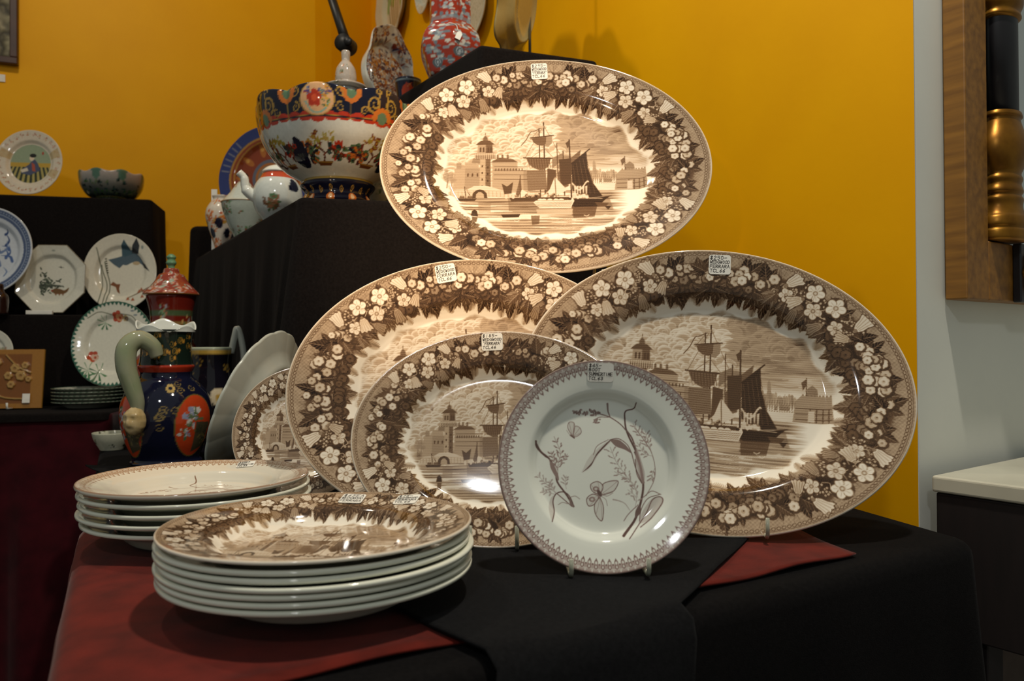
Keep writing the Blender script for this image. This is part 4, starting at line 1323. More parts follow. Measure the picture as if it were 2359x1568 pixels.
def spray(cv, x, y, s, rnd, cols, n=26):
    for k in range(n):
        a, d = rnd.random() * 6.28, s * math.sqrt(rnd.random())
        px, py = x + d * math.cos(a), y + d * .8 * math.sin(a)
        c = rnd.choice(cols)
        if rnd.random() < .35: floret(cv, px, py, s * .26, c, rnd.choice(cols), 5, a)
        else: cv.ell(px, py, s * .24, s * .11, col=c, rot=a)
    for k in range(5):
        a = rnd.random() * 6.28
        cv.line([(x, y), (x + s * math.cos(a), y + s * .8 * math.sin(a))], s * .04, cols[0], .8)
PG = MATS['painted_glaze']

# --- the great punch bowl
rnd = random.Random(21)
BC = Vector((-0.322, 1.445, Z2))
tc = -77.0
bp = Pot([(.060, 0), (.064, .006), (.058, .018), (.066, .029), (.0685, .035), (.063, .041), (.070, .046), (.100, .064), (.126, .094), (.139, .122), (.1455, .150), (.147, .173), (.1445, .1735), (.138, .150), (.118, .095), (.08, .062), (.02, .054), (0.0005, .054)], WHT)
cv = bp.cv
vb, vt, vm = bp.v(.118), bp.v(.173), bp.v(.125)
cv.rect(0, vm, cv.wu, vt + .004, NAVY)
cv.rect(0, vt + .004, cv.wu, cv.hu, H('b9bdb6'))
lob = cv.wu / 8
off0 = bp.u(tc - 14)
for k in range(8):
    xc = (off0 + k * lob) % cv.wu
    for dx in (0, cv.wu, -cv.wu):
        x = xc + dx
        # red scalloped band
        for q in range(5):
            xx = x + (q - 2) * lob / 5
            cv.ell(xx, vm - .001 + .0022 * abs(q - 2), lob / 9.2, .0075, col=RED)
        cv.rect(x - lob / 2, vm + .0005, x + lob / 2, vm + .0035, NAVY); cv.line([(x - lob / 2, vm + .001), (x, vm + .004), (x + lob / 2, vm + .001)], .0012, GOLD)
        # gilt seam and orange flower head at the rim
        xs = x + lob / 2
        cv.line([(xs, vm), (xs, vt)], .0012, GOLD, .8)
        for q in range(7): a = math.pi + math.pi * q / 6; cv.ell(xs + .013 * math.cos(a), vt - .003 + .013 * math.sin(a), .0055, col=ORG)
        cv.ell(xs, vt - .004, .0085, col=H('5f7a5c'))
        if k % 2 == 0:
            ym = (vm + vt) / 2 + .003
            cv.ell(x, ym, .0300, .0265, col=GOLD); cv.ell(x, ym, .0285, .0250, col=PCH)
            floret(cv, x - .004, ym, .013, RED, H('d8552f'), 5, .3)
            spray(cv, x + .013, ym + .010, .010, rnd, [H('5c4a7a'), H('6d8f80'), H('c98a2e')], 16); spray(cv, x - .016, ym + .012, .008, rnd, [H('5c4a7a'), H('7c8fa0'), RED], 12)
            cv.curve([(x - .02, ym - .004), (x - .008, ym - .020), (x + .010, ym - .019), (x + .022, ym - .004)], .003, H('8fb0a0')); spray(cv, x + .016, ym - .006, .008, rnd, [H('d7a93c'), GRN], 10)
            for sg in (-1, 1):
                for yy in (ym + .014, ym - .010):
                    scroll(cv, x + sg * .040, yy, .0085, GOLD, .0022, sg, 1.2, 1.5)
        else:
            for sg in (-1, 1):
                scroll(cv, x + sg * .016, vm + .026, .014, GOLD, .0030, sg, 1.5, -1.2); scroll(cv, x + sg * .034, vm + .014, .008, GOLD, .0022, -sg, 1.2)
                cv.curve([(x, vm + .008), (x + sg * .010, vm + .028), (x + sg * .006, vm + .046)], .003, GOLD); scroll(cv, x + sg * .010, vm + .047, .006, GOLD, .002, sg, 1.1)
            for q in range(7): a = math.pi * q / 6; cv.ell(x + .015 * math.cos(a), vm + .005 + .012 * math.sin(a), .005, col=ORG)
            cv.ell(x, vm + .005, .0095, col=H('5f7a5c'))
        # flower baskets on the white body
        yb = bp.v(.058)
        cv.poly([(x - .022, yb + .006), (x + .022, yb + .006), (x + .016, yb - .006), (x - .016, yb - .006)], H('6b3f1e')); cv.line([(x - .022, yb + .004), (x + .022, yb + .003)], .0022, GOLD)
        cv.curve([(x, yb + .006), (x + .004, yb + .022), (x - .010, yb + .034)], .004, BRN); cv.curve([(x + .002, yb + .018), (x + .016, yb + .030), (x + .014, yb + .042)], .003, H('7a3a22'))
        spray(cv, x - .010, yb + .046, .017, rnd, [GOLD, H('a39a3c'), H('7a3a22')], 20); spray(cv, x + .016, yb + .050, .014, rnd, [H('a89b40'), GOLD], 14)
        spray(cv, x + .036, yb + .026, .022, rnd, [RED, GRN, H('2b3b3c'), BRN], 40); spray(cv, x - .034, yb + .022, .024, rnd, [H('6b2d26'), H('20262e'), GRN, ORG], 46)
        if k % 2: cv.ell(x + .056, yb + .012, .020, .022, col=NAVY)
        else: cv.ell(x - .050, yb + .034, .011, .022, col=NAVY, rot=.4)
cv.rect(0, 0, cv.wu, bp.v(.040), NAVY)
cv.rect(0, bp.v(.0385), cv.wu, bp.v(.043), H('8d7a3c'))
for k in range(20):
    x = cv.wu * k / 20
    if k % 2: cv.ell(x, bp.v(.006), .018, .010, col=ORG); cv.ell(x, bp.v(.008), .008, .006, col=H('e8c9a0'))
    scroll(cv, x, bp.v(.022), .008, GOLD, .0022, 1 if k % 2 else -1)
def lobes(Rr, TH, Z, V):
    s = np.clip((Z - .05) / .10, 0, 1)
    ph = np.radians(tc - 14)
    return Rr * (1 + s * (0.045 * np.abs(np.cos(4 * (TH - ph))) ** .8 - 0.028))
def lobez(Rr, TH, Z, V):
    s = np.clip((Z - .12) / .05, 0, 1)
    ph = np.radians(tc - 14)
    return Z + s * 0.009 * (np.abs(np.cos(4 * (TH - ph))) - .4)
e = empty('punch_bowl', BC); tag(e, 'large lobed footed bowl in navy, orange and white on the black riser', 'bowl')
obj('body', bp.mesh('punch_bowl', 330, 240, rmod=lobes, zmod=lobez), PG, e)

# --- covered jar standing behind the bowl: only its lid shows
def lidded(name, loc, body, lid, base_b, base_l, label, paint_b=None, paint_l=None, knob=None, nseg=72):
    e = empty(name, loc); tag(e, label, 'jar')
    pb = Pot(body, base_b); pl = Pot(lid, base_l)
    if paint_b: paint_b(pb)
    if paint_l: paint_l(pl)
    obj('body', pb.mesh(name + '_body', nseg, 90), PG, e)
    l = obj('lid', pl.mesh(name + '_lid', nseg, 70), PG, e)
    if knob: obj('finial', lathe(name + '_finial', smooth_prof(knob, 5), 24), MATS['green_glaze'] if name == 'temple_jar' else MATS['black_lacquer'], l)
    return e
def speckle(cols, n, s=.008, seed=2):
    def f(p):
        r = random.Random(seed)
        for k in range(n): spray(p.cv, r.random() * p.cv.wu, r.random() * p.cv.hu, s * r.uniform(.6, 1.5), r, cols, 9)
    return f
lidded('covered_jar', (-0.372, 1.752, Z2 + .0005),
       [(.045, 0), (.075, .08), (.082, .18), (.060, .26), (.036, .305), (.034, .320)],
       [(.040, .318), (.046, .322), (.045, .326), (.024, .331), (.024, .345), (.021, .365), (.012, .380), (.009, .384), (.0095, .405), (.0005, .407)],
       H('9aa0a0'), H('b3a89c'), 'ceramic jar whose pointed flowered lid rises behind the big bowl',
       speckle([NAVY, ORG, WHT], 40), speckle([H('7a4a30'), H('c9c2b4'), GRN, ORG], 36, .007))
# --- articulated lamp arm
e = empty('lamp_arm', (-0.405, 1.90, Z2 + .0005)); tag(e, 'black jointed metal arm reaching down behind the jar lid', 'lamp arm')
J = at(798, 100, 1.90) - Vector(e.location); U = at(752, -40, 1.90) - Vector(e.location)
BM = MATS['black_metal']
obj('base', lathe('base', [(.045, 0), (.047, .004), (.045, .010), (.012, .014), (.0005, .014)], 32), BM, e)
obj('post', tube('post', [(0, 0, .012), (J.x * .6, 0, J.z * .6), (J.x, 0.0, J.z - .01)], .005), BM, e)
obj('upper_arm', tube('upper_arm', [J, J.lerp(U, .25), U], [.0125, .0115, .0105]), BM, e)
jt = obj('joint', tube('joint', [J + Vector((-.006, -.020, -.004)), J + Vector((.004, .020, -.004))], .021, 20), BM, e)
obj('knob', tube('knob', [J + Vector((.010, -.022, -.006)), J + Vector((.010, -.032, -.006))], .010, 14), BM, jt)

# --- pots along the left edge of the riser
def charger_canvas():
    cv = Canvas(2.02, 2.02, 150, H('7a3418'), -1.01, -1.01)
    X, Y = cv.grid(); Rn = np.hypot(X, Y)
    for a, b, c in ((.80, 1.1, '2c3566'), (.76, .80, 'a0722e'), (.70, .72, 'a0722e')): cv.a[(Rn > a) & (Rn <= b)] = H(c)
    for k in range(48):
        th = 6.283 * k / 48
        cv.line([(.83 * math.cos(th), .83 * math.sin(th)), (.95 * math.cos(th), .95 * math.sin(th))], .03, H('6a6a78') if (k // 6) % 2 else H('2c3566'))
    for k in range(10):
        th = 6.283 * k / 10
        cv.ell(.56 * math.cos(th), .56 * math.sin(th), .13, .06, col=H('9a5a22'), rot=th); cv.ell(.60 * math.cos(th), .60 * math.sin(th), .04, col=H('b5823a'))
    cv.ell(0, 0, .36, col=H('5a5a66')); cv.ell(0, 0, .29, col=H('9a5a22')); cv.ell(0, 0, .24, col=H('7a6a5a')); cv.ell(0, 0, .17, col=H('a0682a')); cv.ell(0, 0, .07, col=H('5a5a66'))
    return cv
def painted_plate(name, cvs, N, R, base, lean, yaw, roll, label, group=None, zs=1.0, outline=None, cat='plate', back='d9d8cc', sx=1.0):
    global canvas_back
    canvas_back = np.array(hx(back))
    me = disc_mesh(name, N, R, R, PF_R * np.array([1, R / RB]), [(a, b * R / RB) for a, b in PB_R], zs=zs, outline=outline, canvas=cvs, tone=False, canvas_map=ident)
    me.materials.append(PG)
    e = standing(name, me, base, R * sx, lean, yaw, roll, zrim=.0165 * R / RB * zs)
    e.children[0].scale = (1, sx, 1)
    tag(e, label, cat, group)
    return e
st = obj('riser_pedestal', prism('riser_pedestal', [(-0.78, 2.16), (-0.62, 2.16), (-0.62, 2.25), (-0.78, 2.25)], Z2 + .001, 0.565, .002), MATS['black_lacquer'])
tag(st, 'small black pedestal hidden beneath the blue and rust charger', 'pedestal')
painted_plate('charger', charger_canvas(), 150, .145, (at(600, 500, 2.165).x, 2.165, .5665), R_(8), R_(-14), 0, 'blue rimmed rust and gold charger standing behind the big bowl', outline=lambda t: 1 + .006 * np.abs(np.cos(6 * t)))
# tall mug
def ring_paint(p):
    p.cv.rect(0, p.v(.085), p.cv.wu, p.v(.090), H('8fa0b0')); p.cv.rect(0, p.v(.104), p.cv.wu, p.v(.107), ORG)
    speckle([ORG, H('4a5270'), H('8fa0b0')], 26, .012, 5)(p)
def pot(name, loc, prof, base, label, cat, paint=None, nseg=64, nv=70, rmod=None):
    e = empty(name, loc); tag(e, label, cat)
    p = Pot(prof, base)
    if paint: paint(p)
    obj('body', p.mesh(name, nseg, nv, rmod=rmod), PG, e)
    return e
X_ = lambda px, Y: (px - CX0) / FPX * Y
pot('porcelain_mug', (X_(535, 2.235), 2.235, Z2 + .0005), [(.034, 0), (.036, .01), (.036, .10), (.038, .134), (.036, .134), (.034, .12), (.034, .02), (.0005, .012)], H('b4b8b2'), 'straight white mug with blue and orange bands behind the tureen', 'mug', ring_paint)
def vase_paint(p):
    r = random.Random(4)
    for k in range(60): spray(p.cv, r.random() * p.cv.wu, r.random() * p.cv.hu, .015, r, [ORG, H('b5561e'), H('a8481c'), GOLD], 10)
    for k in range(9): p.cv.ell(p.cv.wu * k / 9, p.v(.045 + .025 * (k % 2)), .012, .014, col=NAVY)
pot('imari_vase', (X_(511, 2.10), 2.10, Z2 + .0005), [(.019, 0), (.021, .004), (.018, .010), (.030, .05), (.040, .085), (.039, .110), (.028, .130), (.021, .138), (.024, .148), (.021, .148), (.018, .138), (.0005, .10)], H('cfc4b4'), 'small orange and blue vase at the far end of the black riser', 'vase', vase_paint)
e = obj('paper_card', box_me('paper_card', .016, .001, .036, center=(0, 0, .018)), MATS['tag_paper']); e.location = (X_(497, 2.145) - .004, 2.148, Z2 + .1495); e.location.z = Z2 + .001
e.scale = (1, 1, 4.9)
tag(e, 'white paper card leaning behind the small orange vase', 'card')
def tur_l(p):
    speckle([GRN, H('a0522d'), H('c9c9be')], 30, .009, 8)(p); p.cv.rect(0, 0, p.cv.wu, .004, H('b07a30'))
lidded('tureen', (X_(563, 1.95), 1.95, Z2 + .0005),
       [(.026, 0), (.030, .004), (.024, .014), (.036, .040), (.050, .078), (.054, .098), (.052, .099)],
       [(.0525, .0985), (.056, .101), (.050, .106), (.034, .125), (.016, .150), (.010, .154), (.0005, .155)],
       H('a9b0a4'), H('bcc0b4'), 'small lidded tureen with green flowers and dark knob on the riser', speckle([GRN, H('8a4a30'), H('6a8a60')], 46, .011, 3), tur_l,
       [(.008, .153), (.007, .158), (.0105, .166), (.009, .174), (.0005, .177)])
# teapot
e = empty('teapot', (X_(641, 1.70), 1.70, Z2 + .0005)); tag(e, 'round white teapot with dark blue patch beside the big bowl', 'teapot')
def tea_paint(p):
    r = random.Random(9)
    c0 = -66
    p.cv.ell(p.u(c0 + 38), p.v(.088), .012, .016, col=NAVY); p.cv.ell(p.u(c0 + 28), p.v(.080), .010, .007, col=NAVY)
    p.cv.rect(0, p.v(.104), p.cv.wu, p.v(.118), H('b5472a'))
    spray(p.cv, p.u(c0 - 25), p.v(.045), .022, r, [H('6b4a30'), GRN, H('8a5a3c')], 40); spray(p.cv, p.u(c0 + 30), p.v(.03), .02, r, [H('6b4a30'), GRN], 30)
p = Pot([(.030, 0), (.034, .005), (.030, .012), (.046, .035), (.053, .060), (.049, .088), (.036, .108), (.030, .118), (.028, .118), (.0005, .10)], H('c3c7c0')); tea_paint(p)
obj('body', p.mesh('teapot_body', 80, 90), PG, e)
l = obj('lid', lathe('lid', smooth_prof([(.030, .117), (.033, .121), (.024, .130), (.010, .136), (.0005, .137)], 5), 40), MATS['white_glaze'], e)
obj('knob', lathe('knob', smooth_prof([(.004, .135), (.004, .139), (.009, .145), (.006, .151), (.0005, .153)], 5), 20), MATS['white_glaze'], l)
obj('spout', tube('spout', bez([(-.040, -.012, .060), (-.062, -.020, .080), (-.066, -.022, .104), (-.076, -.026, .116)], 6), [.012] * 7 + [.009] * 6 + [.008] * 6), MATS['white_glaze'], e)
obj('handle', tube('handle', bez([(.048, .018, .090), (.080, .030, .095), (.084, .032, .060), (.050, .018, .036)], 6), .005), MATS['white_glaze'], e)
pot('speckled_vase', (X_(872, 1.63), 1.63, Z2 + .0005), [(.026, 0), (.030, .01), (.036, .05), (.030, .085), (.022, .10), (.0005, .08)], H('b5b8ac'), 'pale speckled vase between the bowl foot and the top platter', 'vase', speckle([GRN, H('8fa0a0'), H('d9d9d0')], 40, .008, 6))

# ------------------------------------------------------------------ things on the top step and hung on the wall
def hexify(Rr, TH, Z, V):
    a = (TH + .35) % (math.pi / 3) - math.pi / 6
    return Rr * (0.25 + 0.75 * math.cos(math.pi / 6) / np.cos(a) * 1.03)
def red_paint(p):
    r = random.Random(12)
    cv = p.cv
    for k in range(2000):
        x, y = r.random() * cv.wu, r.random() * cv.hu
        cv.ell(x, y, r.uniform(.005, .010), r.uniform(.002, .0042), col=r.choice([H('a9b0b0'), H('8a949a'), H('c4c0b4'), H('6a747c')]))
    for k in range(26):
        x, y = r.random() * cv.wu, r.random() * cv.hu
        cv.ell(x, y, .016, .011, col=H('59666c')); scroll(cv, x, y, .010, H('b5bcc0'), .002); cv.ell(x, y, .003, col=H('b5bcc0'))
    for k in range(6): cv.rect(cv.wu * k / 6 - .005, p.v(.10), cv.wu * k / 6 + .005, cv.hu, H('8a3020'), .7)
    cv.rect(0, p.v(.118), cv.wu, p.v(.128), H('7c8890'), .7)
e = pot('hexagonal_vase', (X_(1041, 1.757), 1.757, Z3 + .0008), [(.047, 0), (.052, .006), (.064, .035), (.072, .062), (.068, .090), (.056, .108), (.050, .122), (.050, .20), (.052, .30), (.062, .34), (.058, .342), (.046, .30), (.044, .15), (.0005, .10)], H('9c3522'), 'red and grey six-sided vase with hanging tag on the top step', 'vase', red_paint, 220, 220, hexify)
tg = obj('string_tag', prism('string_tag', [(-.006, -.011), (.006, -.011), (.006, .006), (.002, .012), (-.002, .012), (-.006, .006)], -.0003, .0003), MATS['tag_paper'], e)
tg.matrix_local = face_matrix(R_(20), R_(18), R_(-24), (.024, -.0680, .072))
obj('string', tube('string', bez([(.022, -.0675, .082), (.018, -.064, .096), (.006, -.066, .100), (-.002, -.066, .098)], 6), .0008, 6), MATS['tag_paper'], e)
def leaf_canvas(cols, base, seed, ribs=True):
    cv = Canvas(2.02, 2.02, 140, base, -1.01, -1.01)
    r = random.Random(seed)
    for k in range(150):
        a, d = r.random() * 6.28, math.sqrt(r.random()) * .95
        spray(cv, d * math.cos(a), d * math.sin(a), .17, r, cols, 8)
    return cv
leaf_out = lambda t: (0.56 + 0.30 * np.abs(np.sin(t)) ** 1.5 + 0.16 * np.clip(np.sin(t), 0, 1) ** 8) * (1 + .03 * np.cos(9 * t))
painted_plate('leaf_dish', leaf_canvas([H('6a2f22'), H('2c3050'), H('b07a3c'), H('c9c9c0'), H('8a9096')], H('b4b4ac'), 5), 130, .135, (X_(918, 2.09), 2.09, Z3 + .002), R_(6), R_(52), 0, 'leaf-shaped dish with blue and rust flowers standing left of the red vase', zs=1.6, outline=leaf_out, cat='dish')
def cup_paint(p):
    p.cv.ell(p.u(-85), p.v(.03), .018, .022, col=H('a83a1c')); speckle([H('c98a4a'), H('a83a1c')], 4, .01, 4)(p); p.cv.rect(0, p.v(.060), p.cv.wu, p.v(.064), H('6a7a80'))
pot('porcelain_cup', (X_(943, 1.965), 1.965, Z3 + .0008), [(.020, 0), (.026, .01), (.030, .04), (.034, .066), (.032, .066), (.028, .04), (.0005, .012)], H('191a2c'), 'dark navy cup with orange panel beside the leaf-shaped dish', 'cup', cup_paint)
# dish seen from behind, edge on, with its steel stand
def edge_canvas():
    cv = Canvas(2.02, 2.02, 60, H('a89a78'), -1.01, -1.01); X, Y = cv.grid(); cv.a[np.hypot(X, Y) > .965] = H('5a2f1c'); return cv
painted_plate('square_dish', edge_canvas(), 90, .125, (X_(1165, 1.665), 1.665, Z3 + .003), R_(12), R_(-106), 0, 'tan dish with brown edge seen from behind on the top step', outline=lambda t: 1 + .07 * np.cos(8 * t), cat='dish', back='9c8d5e')  # olive back colour carries the yellow reflected onto the dish
e = obj('stand_rod', tube('stand_rod', [(0, 0, 0), (0, 0, .34)], .0032), MATS['steel']); e.location = (X_(1225, 1.70), 1.70, Z3 + .0006)
e2 = obj('foot', lathe('foot', [(.022, 0), (.022, .003), (.004, .005), (.0005, .005)], 24), MATS['steel'], e)
tag(e, 'thin upright steel rod beside the tan dish', 'rod')
# hung on the right-hand yellow wall
def wall_pt(px, py, off=.02):
    v = ray(px, py); n = Vector((WB.y, -WB.x, 0)); n = -Vector((0.88, 0.47, 0)).normalized()
    # intersect with the wall line
    k = (E0.x * WB.y - E0.y * WB.x) / (v.x * WB.y - v.y * WB.x)
    return Vector((v.x * k, v.y * k, CAMZ + v.z * k)) + n * off
wn = -Vector((0.88, 0.47, 0)).normalized()
wyaw = math.atan2(wn.x, -wn.y)
def relief_canvas():
    cv = Canvas(2.02, 2.02, 120, H('d0bd98'), -1.01, -1.01); r = random.Random(3)
    for k in range(7):
        x = -.45 + .15 * k; y = r.uniform(-.2, .3)
        cv.curve([(x * .6, -.7), (x, y - .1), (x * 1.2, y + .35)], .06, H('8a7a50')); cv.ell(x * 1.15, y + .2, .07, .22, col=H('7d9440'), rot=-.2)
    return cv
def hang(name, cvs, R, px, py, label, outline=None, sy=1.0, back='c9c0a8', off=.012):
    e = painted_plate(name, cvs, 110, R, (0, 0, 0), R_(0), wyaw, 0, label, zs=1.2, outline=outline, back=back)
    c = wall_pt(px, py, off)
    e.matrix_world = face_matrix(wyaw, 0, 0, c)
    e.children[0].scale = (1, sy, 1)
    obj('hook', tube('hook', [(0, R * sy * .98, .012), (0, R * sy + .03, -.004)], .0015, 6), MATS['steel'], e)
    return e
hang('relief_plate', relief_canvas(), .150, 919, 8, 'cream plate with green asparagus relief hung on the yellow wall', lambda t: 1 + .02 * np.cos(12 * t))
hang('pointed_dish', leaf_canvas([H('c9c4b0'), H('b9b49c')], H('cdc8b4'), 4), .10, 992, -34, 'small white pointed dish on the yellow wall beside the relief plate', lambda t: .72 + .28 * np.clip(-np.sin(t), 0, 1) ** 4)
hang('white_plate', leaf_canvas([H('c9c4b0'), H('b9b49c')], H('cdc8b4'), 6), .10, 1105, 18, 'plain white plate on the yellow wall mostly behind the red vase', None)

# ------------------------------------------------------------------ jugs and jars on the table behind the stacks
rnd = random.Random(33)
JC = Vector((X_(383, 1.42), 1.42, 0.0098)); ja = -66
jp = Pot([(.058, 0), (.062, .006), (.058, .014), (.070, .045), (.079, .085), (.074, .122), (.056, .148), (.046, .158), (.0445, .166), (.047, .172), (.049, .178), (.046, .184), (.044, .21), (.047, .238), (.050, .244)], NAVY)
cv = jp.cv
cv.rect(0, jp.v(.168), cv.wu, jp.v(.180), H('a8341c'))
cv.rect(0, jp.v(.181), cv.wu, cv.hu, H('18241c'))
for k in range(40):
    x, y = cv.wu * rnd.random(), rnd.uniform(jp.v(.19), jp.v(.235)); scroll(cv, x, y, .007, H('8a6a2a'), .0016, rnd.choice((-1, 1)))
    floret(cv, x + .01, y, .004, H('a8742a'), H('c99a40'))
for k in range(50):
    x, y = cv.wu * rnd.random(), rnd.uniform(jp.v(.05), jp.v(.15)); scroll(cv, x, y, .008, H('8a7440'), .0014, rnd.choice((-1, 1)))
for dg in (ja + 40, ja - 62, ja + 150):
    for dx in (0, cv.wu, -cv.wu):
        x, y = jp.u(dg) + dx, jp.v(.072)
        cv.ell(x, y, .043, .058, col=H('6a5a2a')); cv.ell(x, y, .041, .056, col=H('b8401c'))
        spray(cv, x - .005, y + .016, .022, rnd, [H('c9c4bc'), H('8a90a8'), H('5a6a4a')], 22); spray(cv, x - .022, y - .012, .014, rnd, [H('c9c4bc'), H('8a90a8'), GRN], 14)
        cv.poly([(x - .002, y - .05), (x + .03, y - .04), (x + .038, y + .004), (x - .002, y + .008)], H('4a4230')); spray(cv, x + .016, y - .016, .02, rnd, [H('3a3a2a'), H('6a6038')], 20)
floret(cv, jp.u(ja + 6), jp.v(.140), .010, H('b89a5a'), NAVY, 6)
def facet(Rr, TH, Z, V):
    a = (TH + .2) % (math.pi / 4) - math.pi / 8
    return Rr * (0.985 + .03 * (math.cos(math.pi / 8) / np.cos(a) - .96))
e = empty('ironstone_jug', JC); tag(e, 'navy and red jug with green snake handle, behind the plate stacks', 'jug')
obj('body', jp.mesh('jug_body', 180, 170, rmod=facet), PG, e)
# white inner lip with lobed edge
lp = np.array([(.0495, .240), (.0500, .247), (.0510, .254), (.0490, .254), (.0465, .246), (.044, .235), (.040, .20), (.039, .17), (.0005, .165)])
obj('lip', lathe('lip', lp, 120, 60, zmod=lambda R0, T, Z, V: Z + np.clip((Z - .240) / .018, 0, 1) * (.007 * np.cos(5 * (T - R_(ja + 185))) + .011 * np.cos(T - R_(ja + 190)) - .001), capb=False), MATS['white_glaze'], e)
q = lambda r, dg, z: (r * math.cos(R_(dg)), r * math.sin(R_(dg)), z)
hd = ja - 34
hpts = bez([q(.060, hd + 20, .196), q(.064, hd + 14, .214), q(.076, hd, .226), q(.091, hd - 8, .212), q(.094, hd - 8, .180), q(.088, hd - 4, .146), q(.083, hd, .118), q(.082, hd, .100)], 7)
hn = len(hpts)
mat('snake_glaze', lin('7f8a68'), lin('95927c'), 18, **GL)
obj('handle', tube('handle', hpts, [(.011 + .006 * math.sin(math.pi * min(1, i / hn * 1.1))) for i in range(hn)], 16), MATS['snake_glaze'], e)
# mask at the foot of the handle
mk = bmesh.new()
bmesh.ops.create_uvsphere(mk, u_segments=40, v_segments=28, radius=1.0)
for v in mk.verts:
    x, y, z = v.co
    f = max(0.0, -y)
    d = 1.0
    d += .22 * math.exp(-((x) ** 2 / .03 + (z + .05) ** 2 / .10)) * f            # nose
    d -= .24 * (math.exp(-((x - .36) ** 2 + (z - .22) ** 2) / .025) + math.exp(-((x + .36) ** 2 + (z - .22) ** 2) / .025)) * f
    d += .15 * math.exp(-((z - .45) ** 2) / .02) * f                             # brow
    d -= .20 * math.exp(-(x ** 2 / .10 + (z + .50) ** 2 / .008)) * f             # mouth
    d += .05 * math.cos(14 * math.atan2(z, x)) * max(0, math.hypot(x, z) - .7)
    v.co = Vector((x * .0185 * d, y * .018 * d, z * .0245 * d))
for f in mk.faces: f.smooth = True
me = bpy.data.meshes.new('mask'); mk.to_mesh(me); mk.free()
mat('mask_glaze', lin('c9b184'), lin('a08858'), 60, **GL)
mo = obj('mask', me, MATS['mask_glaze'], e); mo.location = q(.089, hd, .086); mo.rotation_euler = (0, 0, R_(hd + 90))
# tall lidded jar behind it
def jar_b(p):
    r = random.Random(6)
    for z, h, c in ((.29, .012, '4a5a3a'), (.27, .010, '8a6a3c'), (.245, .018, '5a4a5a'), (.20, .010, '6a1a10')): p.cv.rect(0, p.v(z), p.cv.wu, p.v(z + h), H(c))
    for k in range(150): spray(p.cv, r.random() * p.cv.wu, r.uniform(0, p.v(.31)), .017, r, [H('b06a50'), H('7a9a70'), H('a0a0a8'), H('c9a060'), H('5a7a50')], 10)
def jar_l(p):
    r = random.Random(7)
    for k in range(70): spray(p.cv, r.random() * p.cv.wu, r.random() * p.cv.hu, .014, r, [H('b9b0a8'), H('c98a70'), H('8a3a28'), H('8aa08a')], 10)
    p.cv.rect(0, 0, p.cv.wu, .010, H('9a6a30'))
JR = (X_(395, 1.72), 1.72, .0004)
lidded('temple_jar', JR, [(.060, 0), (.064, .01), (.074, .06), (.094, .14), (.088, .18), (.058, .215), (.046, .235), (.043, .255), (.044, .30), (.052, .335), (.050, .336)],
       [(.050, .3355), (.058, .338), (.057, .343), (.050, .350), (.036, .366), (.026, .382), (.018, .386), (.014, .396), (.0005, .398)], H('6e1f14'), H('8a3a28'), 'tall red flowered jar with pointed lid behind the jug', jar_b, jar_l,
       [(.008, .396), (.007, .402), (.011, .409), (.008, .416), (.010, .422), (.005, .428), (.0005, .429)])
# black and gold vase beside
def bg_paint(p):
    r = random.Random(8)
    for k in range(44): scroll(p.cv, r.random() * p.cv.wu, r.random() * p.v(.205), .009, H('9a7a34'), .0016, r.choice((-1, 1)))
    p.cv.rect(0, p.v(.200), p.cv.wu, p.v(.206), H('c9a24a')); p.cv.rect(0, p.v(.2075), p.cv.wu, p.cv.hu, H('9aa08c'))
    for k in range(3): floret(p.cv, p.u(-66 + 14 + 120 * k), p.v(.115), .016, H('c9b99a'), H('b08a3c'), 10)
e = pot('gilt_vase', (X_(484, 1.565), 1.565, .0098), [(.040, 0), (.044, .008), (.040, .020), (.048, .07), (.052, .110), (.046, .145), (.041, .175), (.044, .208), (.042, .209), (.037, .175), (.0005, .08)], H('14121a'), 'black vase with gold scrolls and a daisy, behind the jug', 'vase', bg_paint, 72, 90)
obj('handle', tube('handle', bez([(.041, .004, .200), (.047, .006, .232), (.052, .008, .250), (.060, .010, .225), (.064, .010, .180), (.052, .006, .120)], 6), .0065), MATS['grey_glaze'], e)
# scalloped plate seen from behind
bq = Vector((X_(527, 1.215), 1.215, .0114))
me = disc_mesh('scalloped_plate', 120, .124, .124, PF_R * np.array([1, 1.35]), [(a, b * 1.35) for a, b in PB_R], outline=lambda t: 1 + .016 * np.abs(np.sin(9 * t)))
me.materials.append(MATS['grey_glaze'])
e = standing('scalloped_plate', me, bq, .124, R_(20), R_(-98), 0, zrim=.022)
tag(e, 'plain grey scalloped plate turned away, leaning beside the jug', 'plate')
# small dish half hidden by the jug
pot('small_dish', (X_(258, 1.70), 1.70, .0004), [(.024, 0), (.026, .004), (.036, .022), (.040, .036), (.038, .036), (.030, .018), (.0005, .008)], H('b4b4a0'), 'small white dish with dark pattern peeping out left of the jug', 'dish', speckle([H('20241c'), H('5a6a40'), H('d0d0c4')], 30, .010, 9))

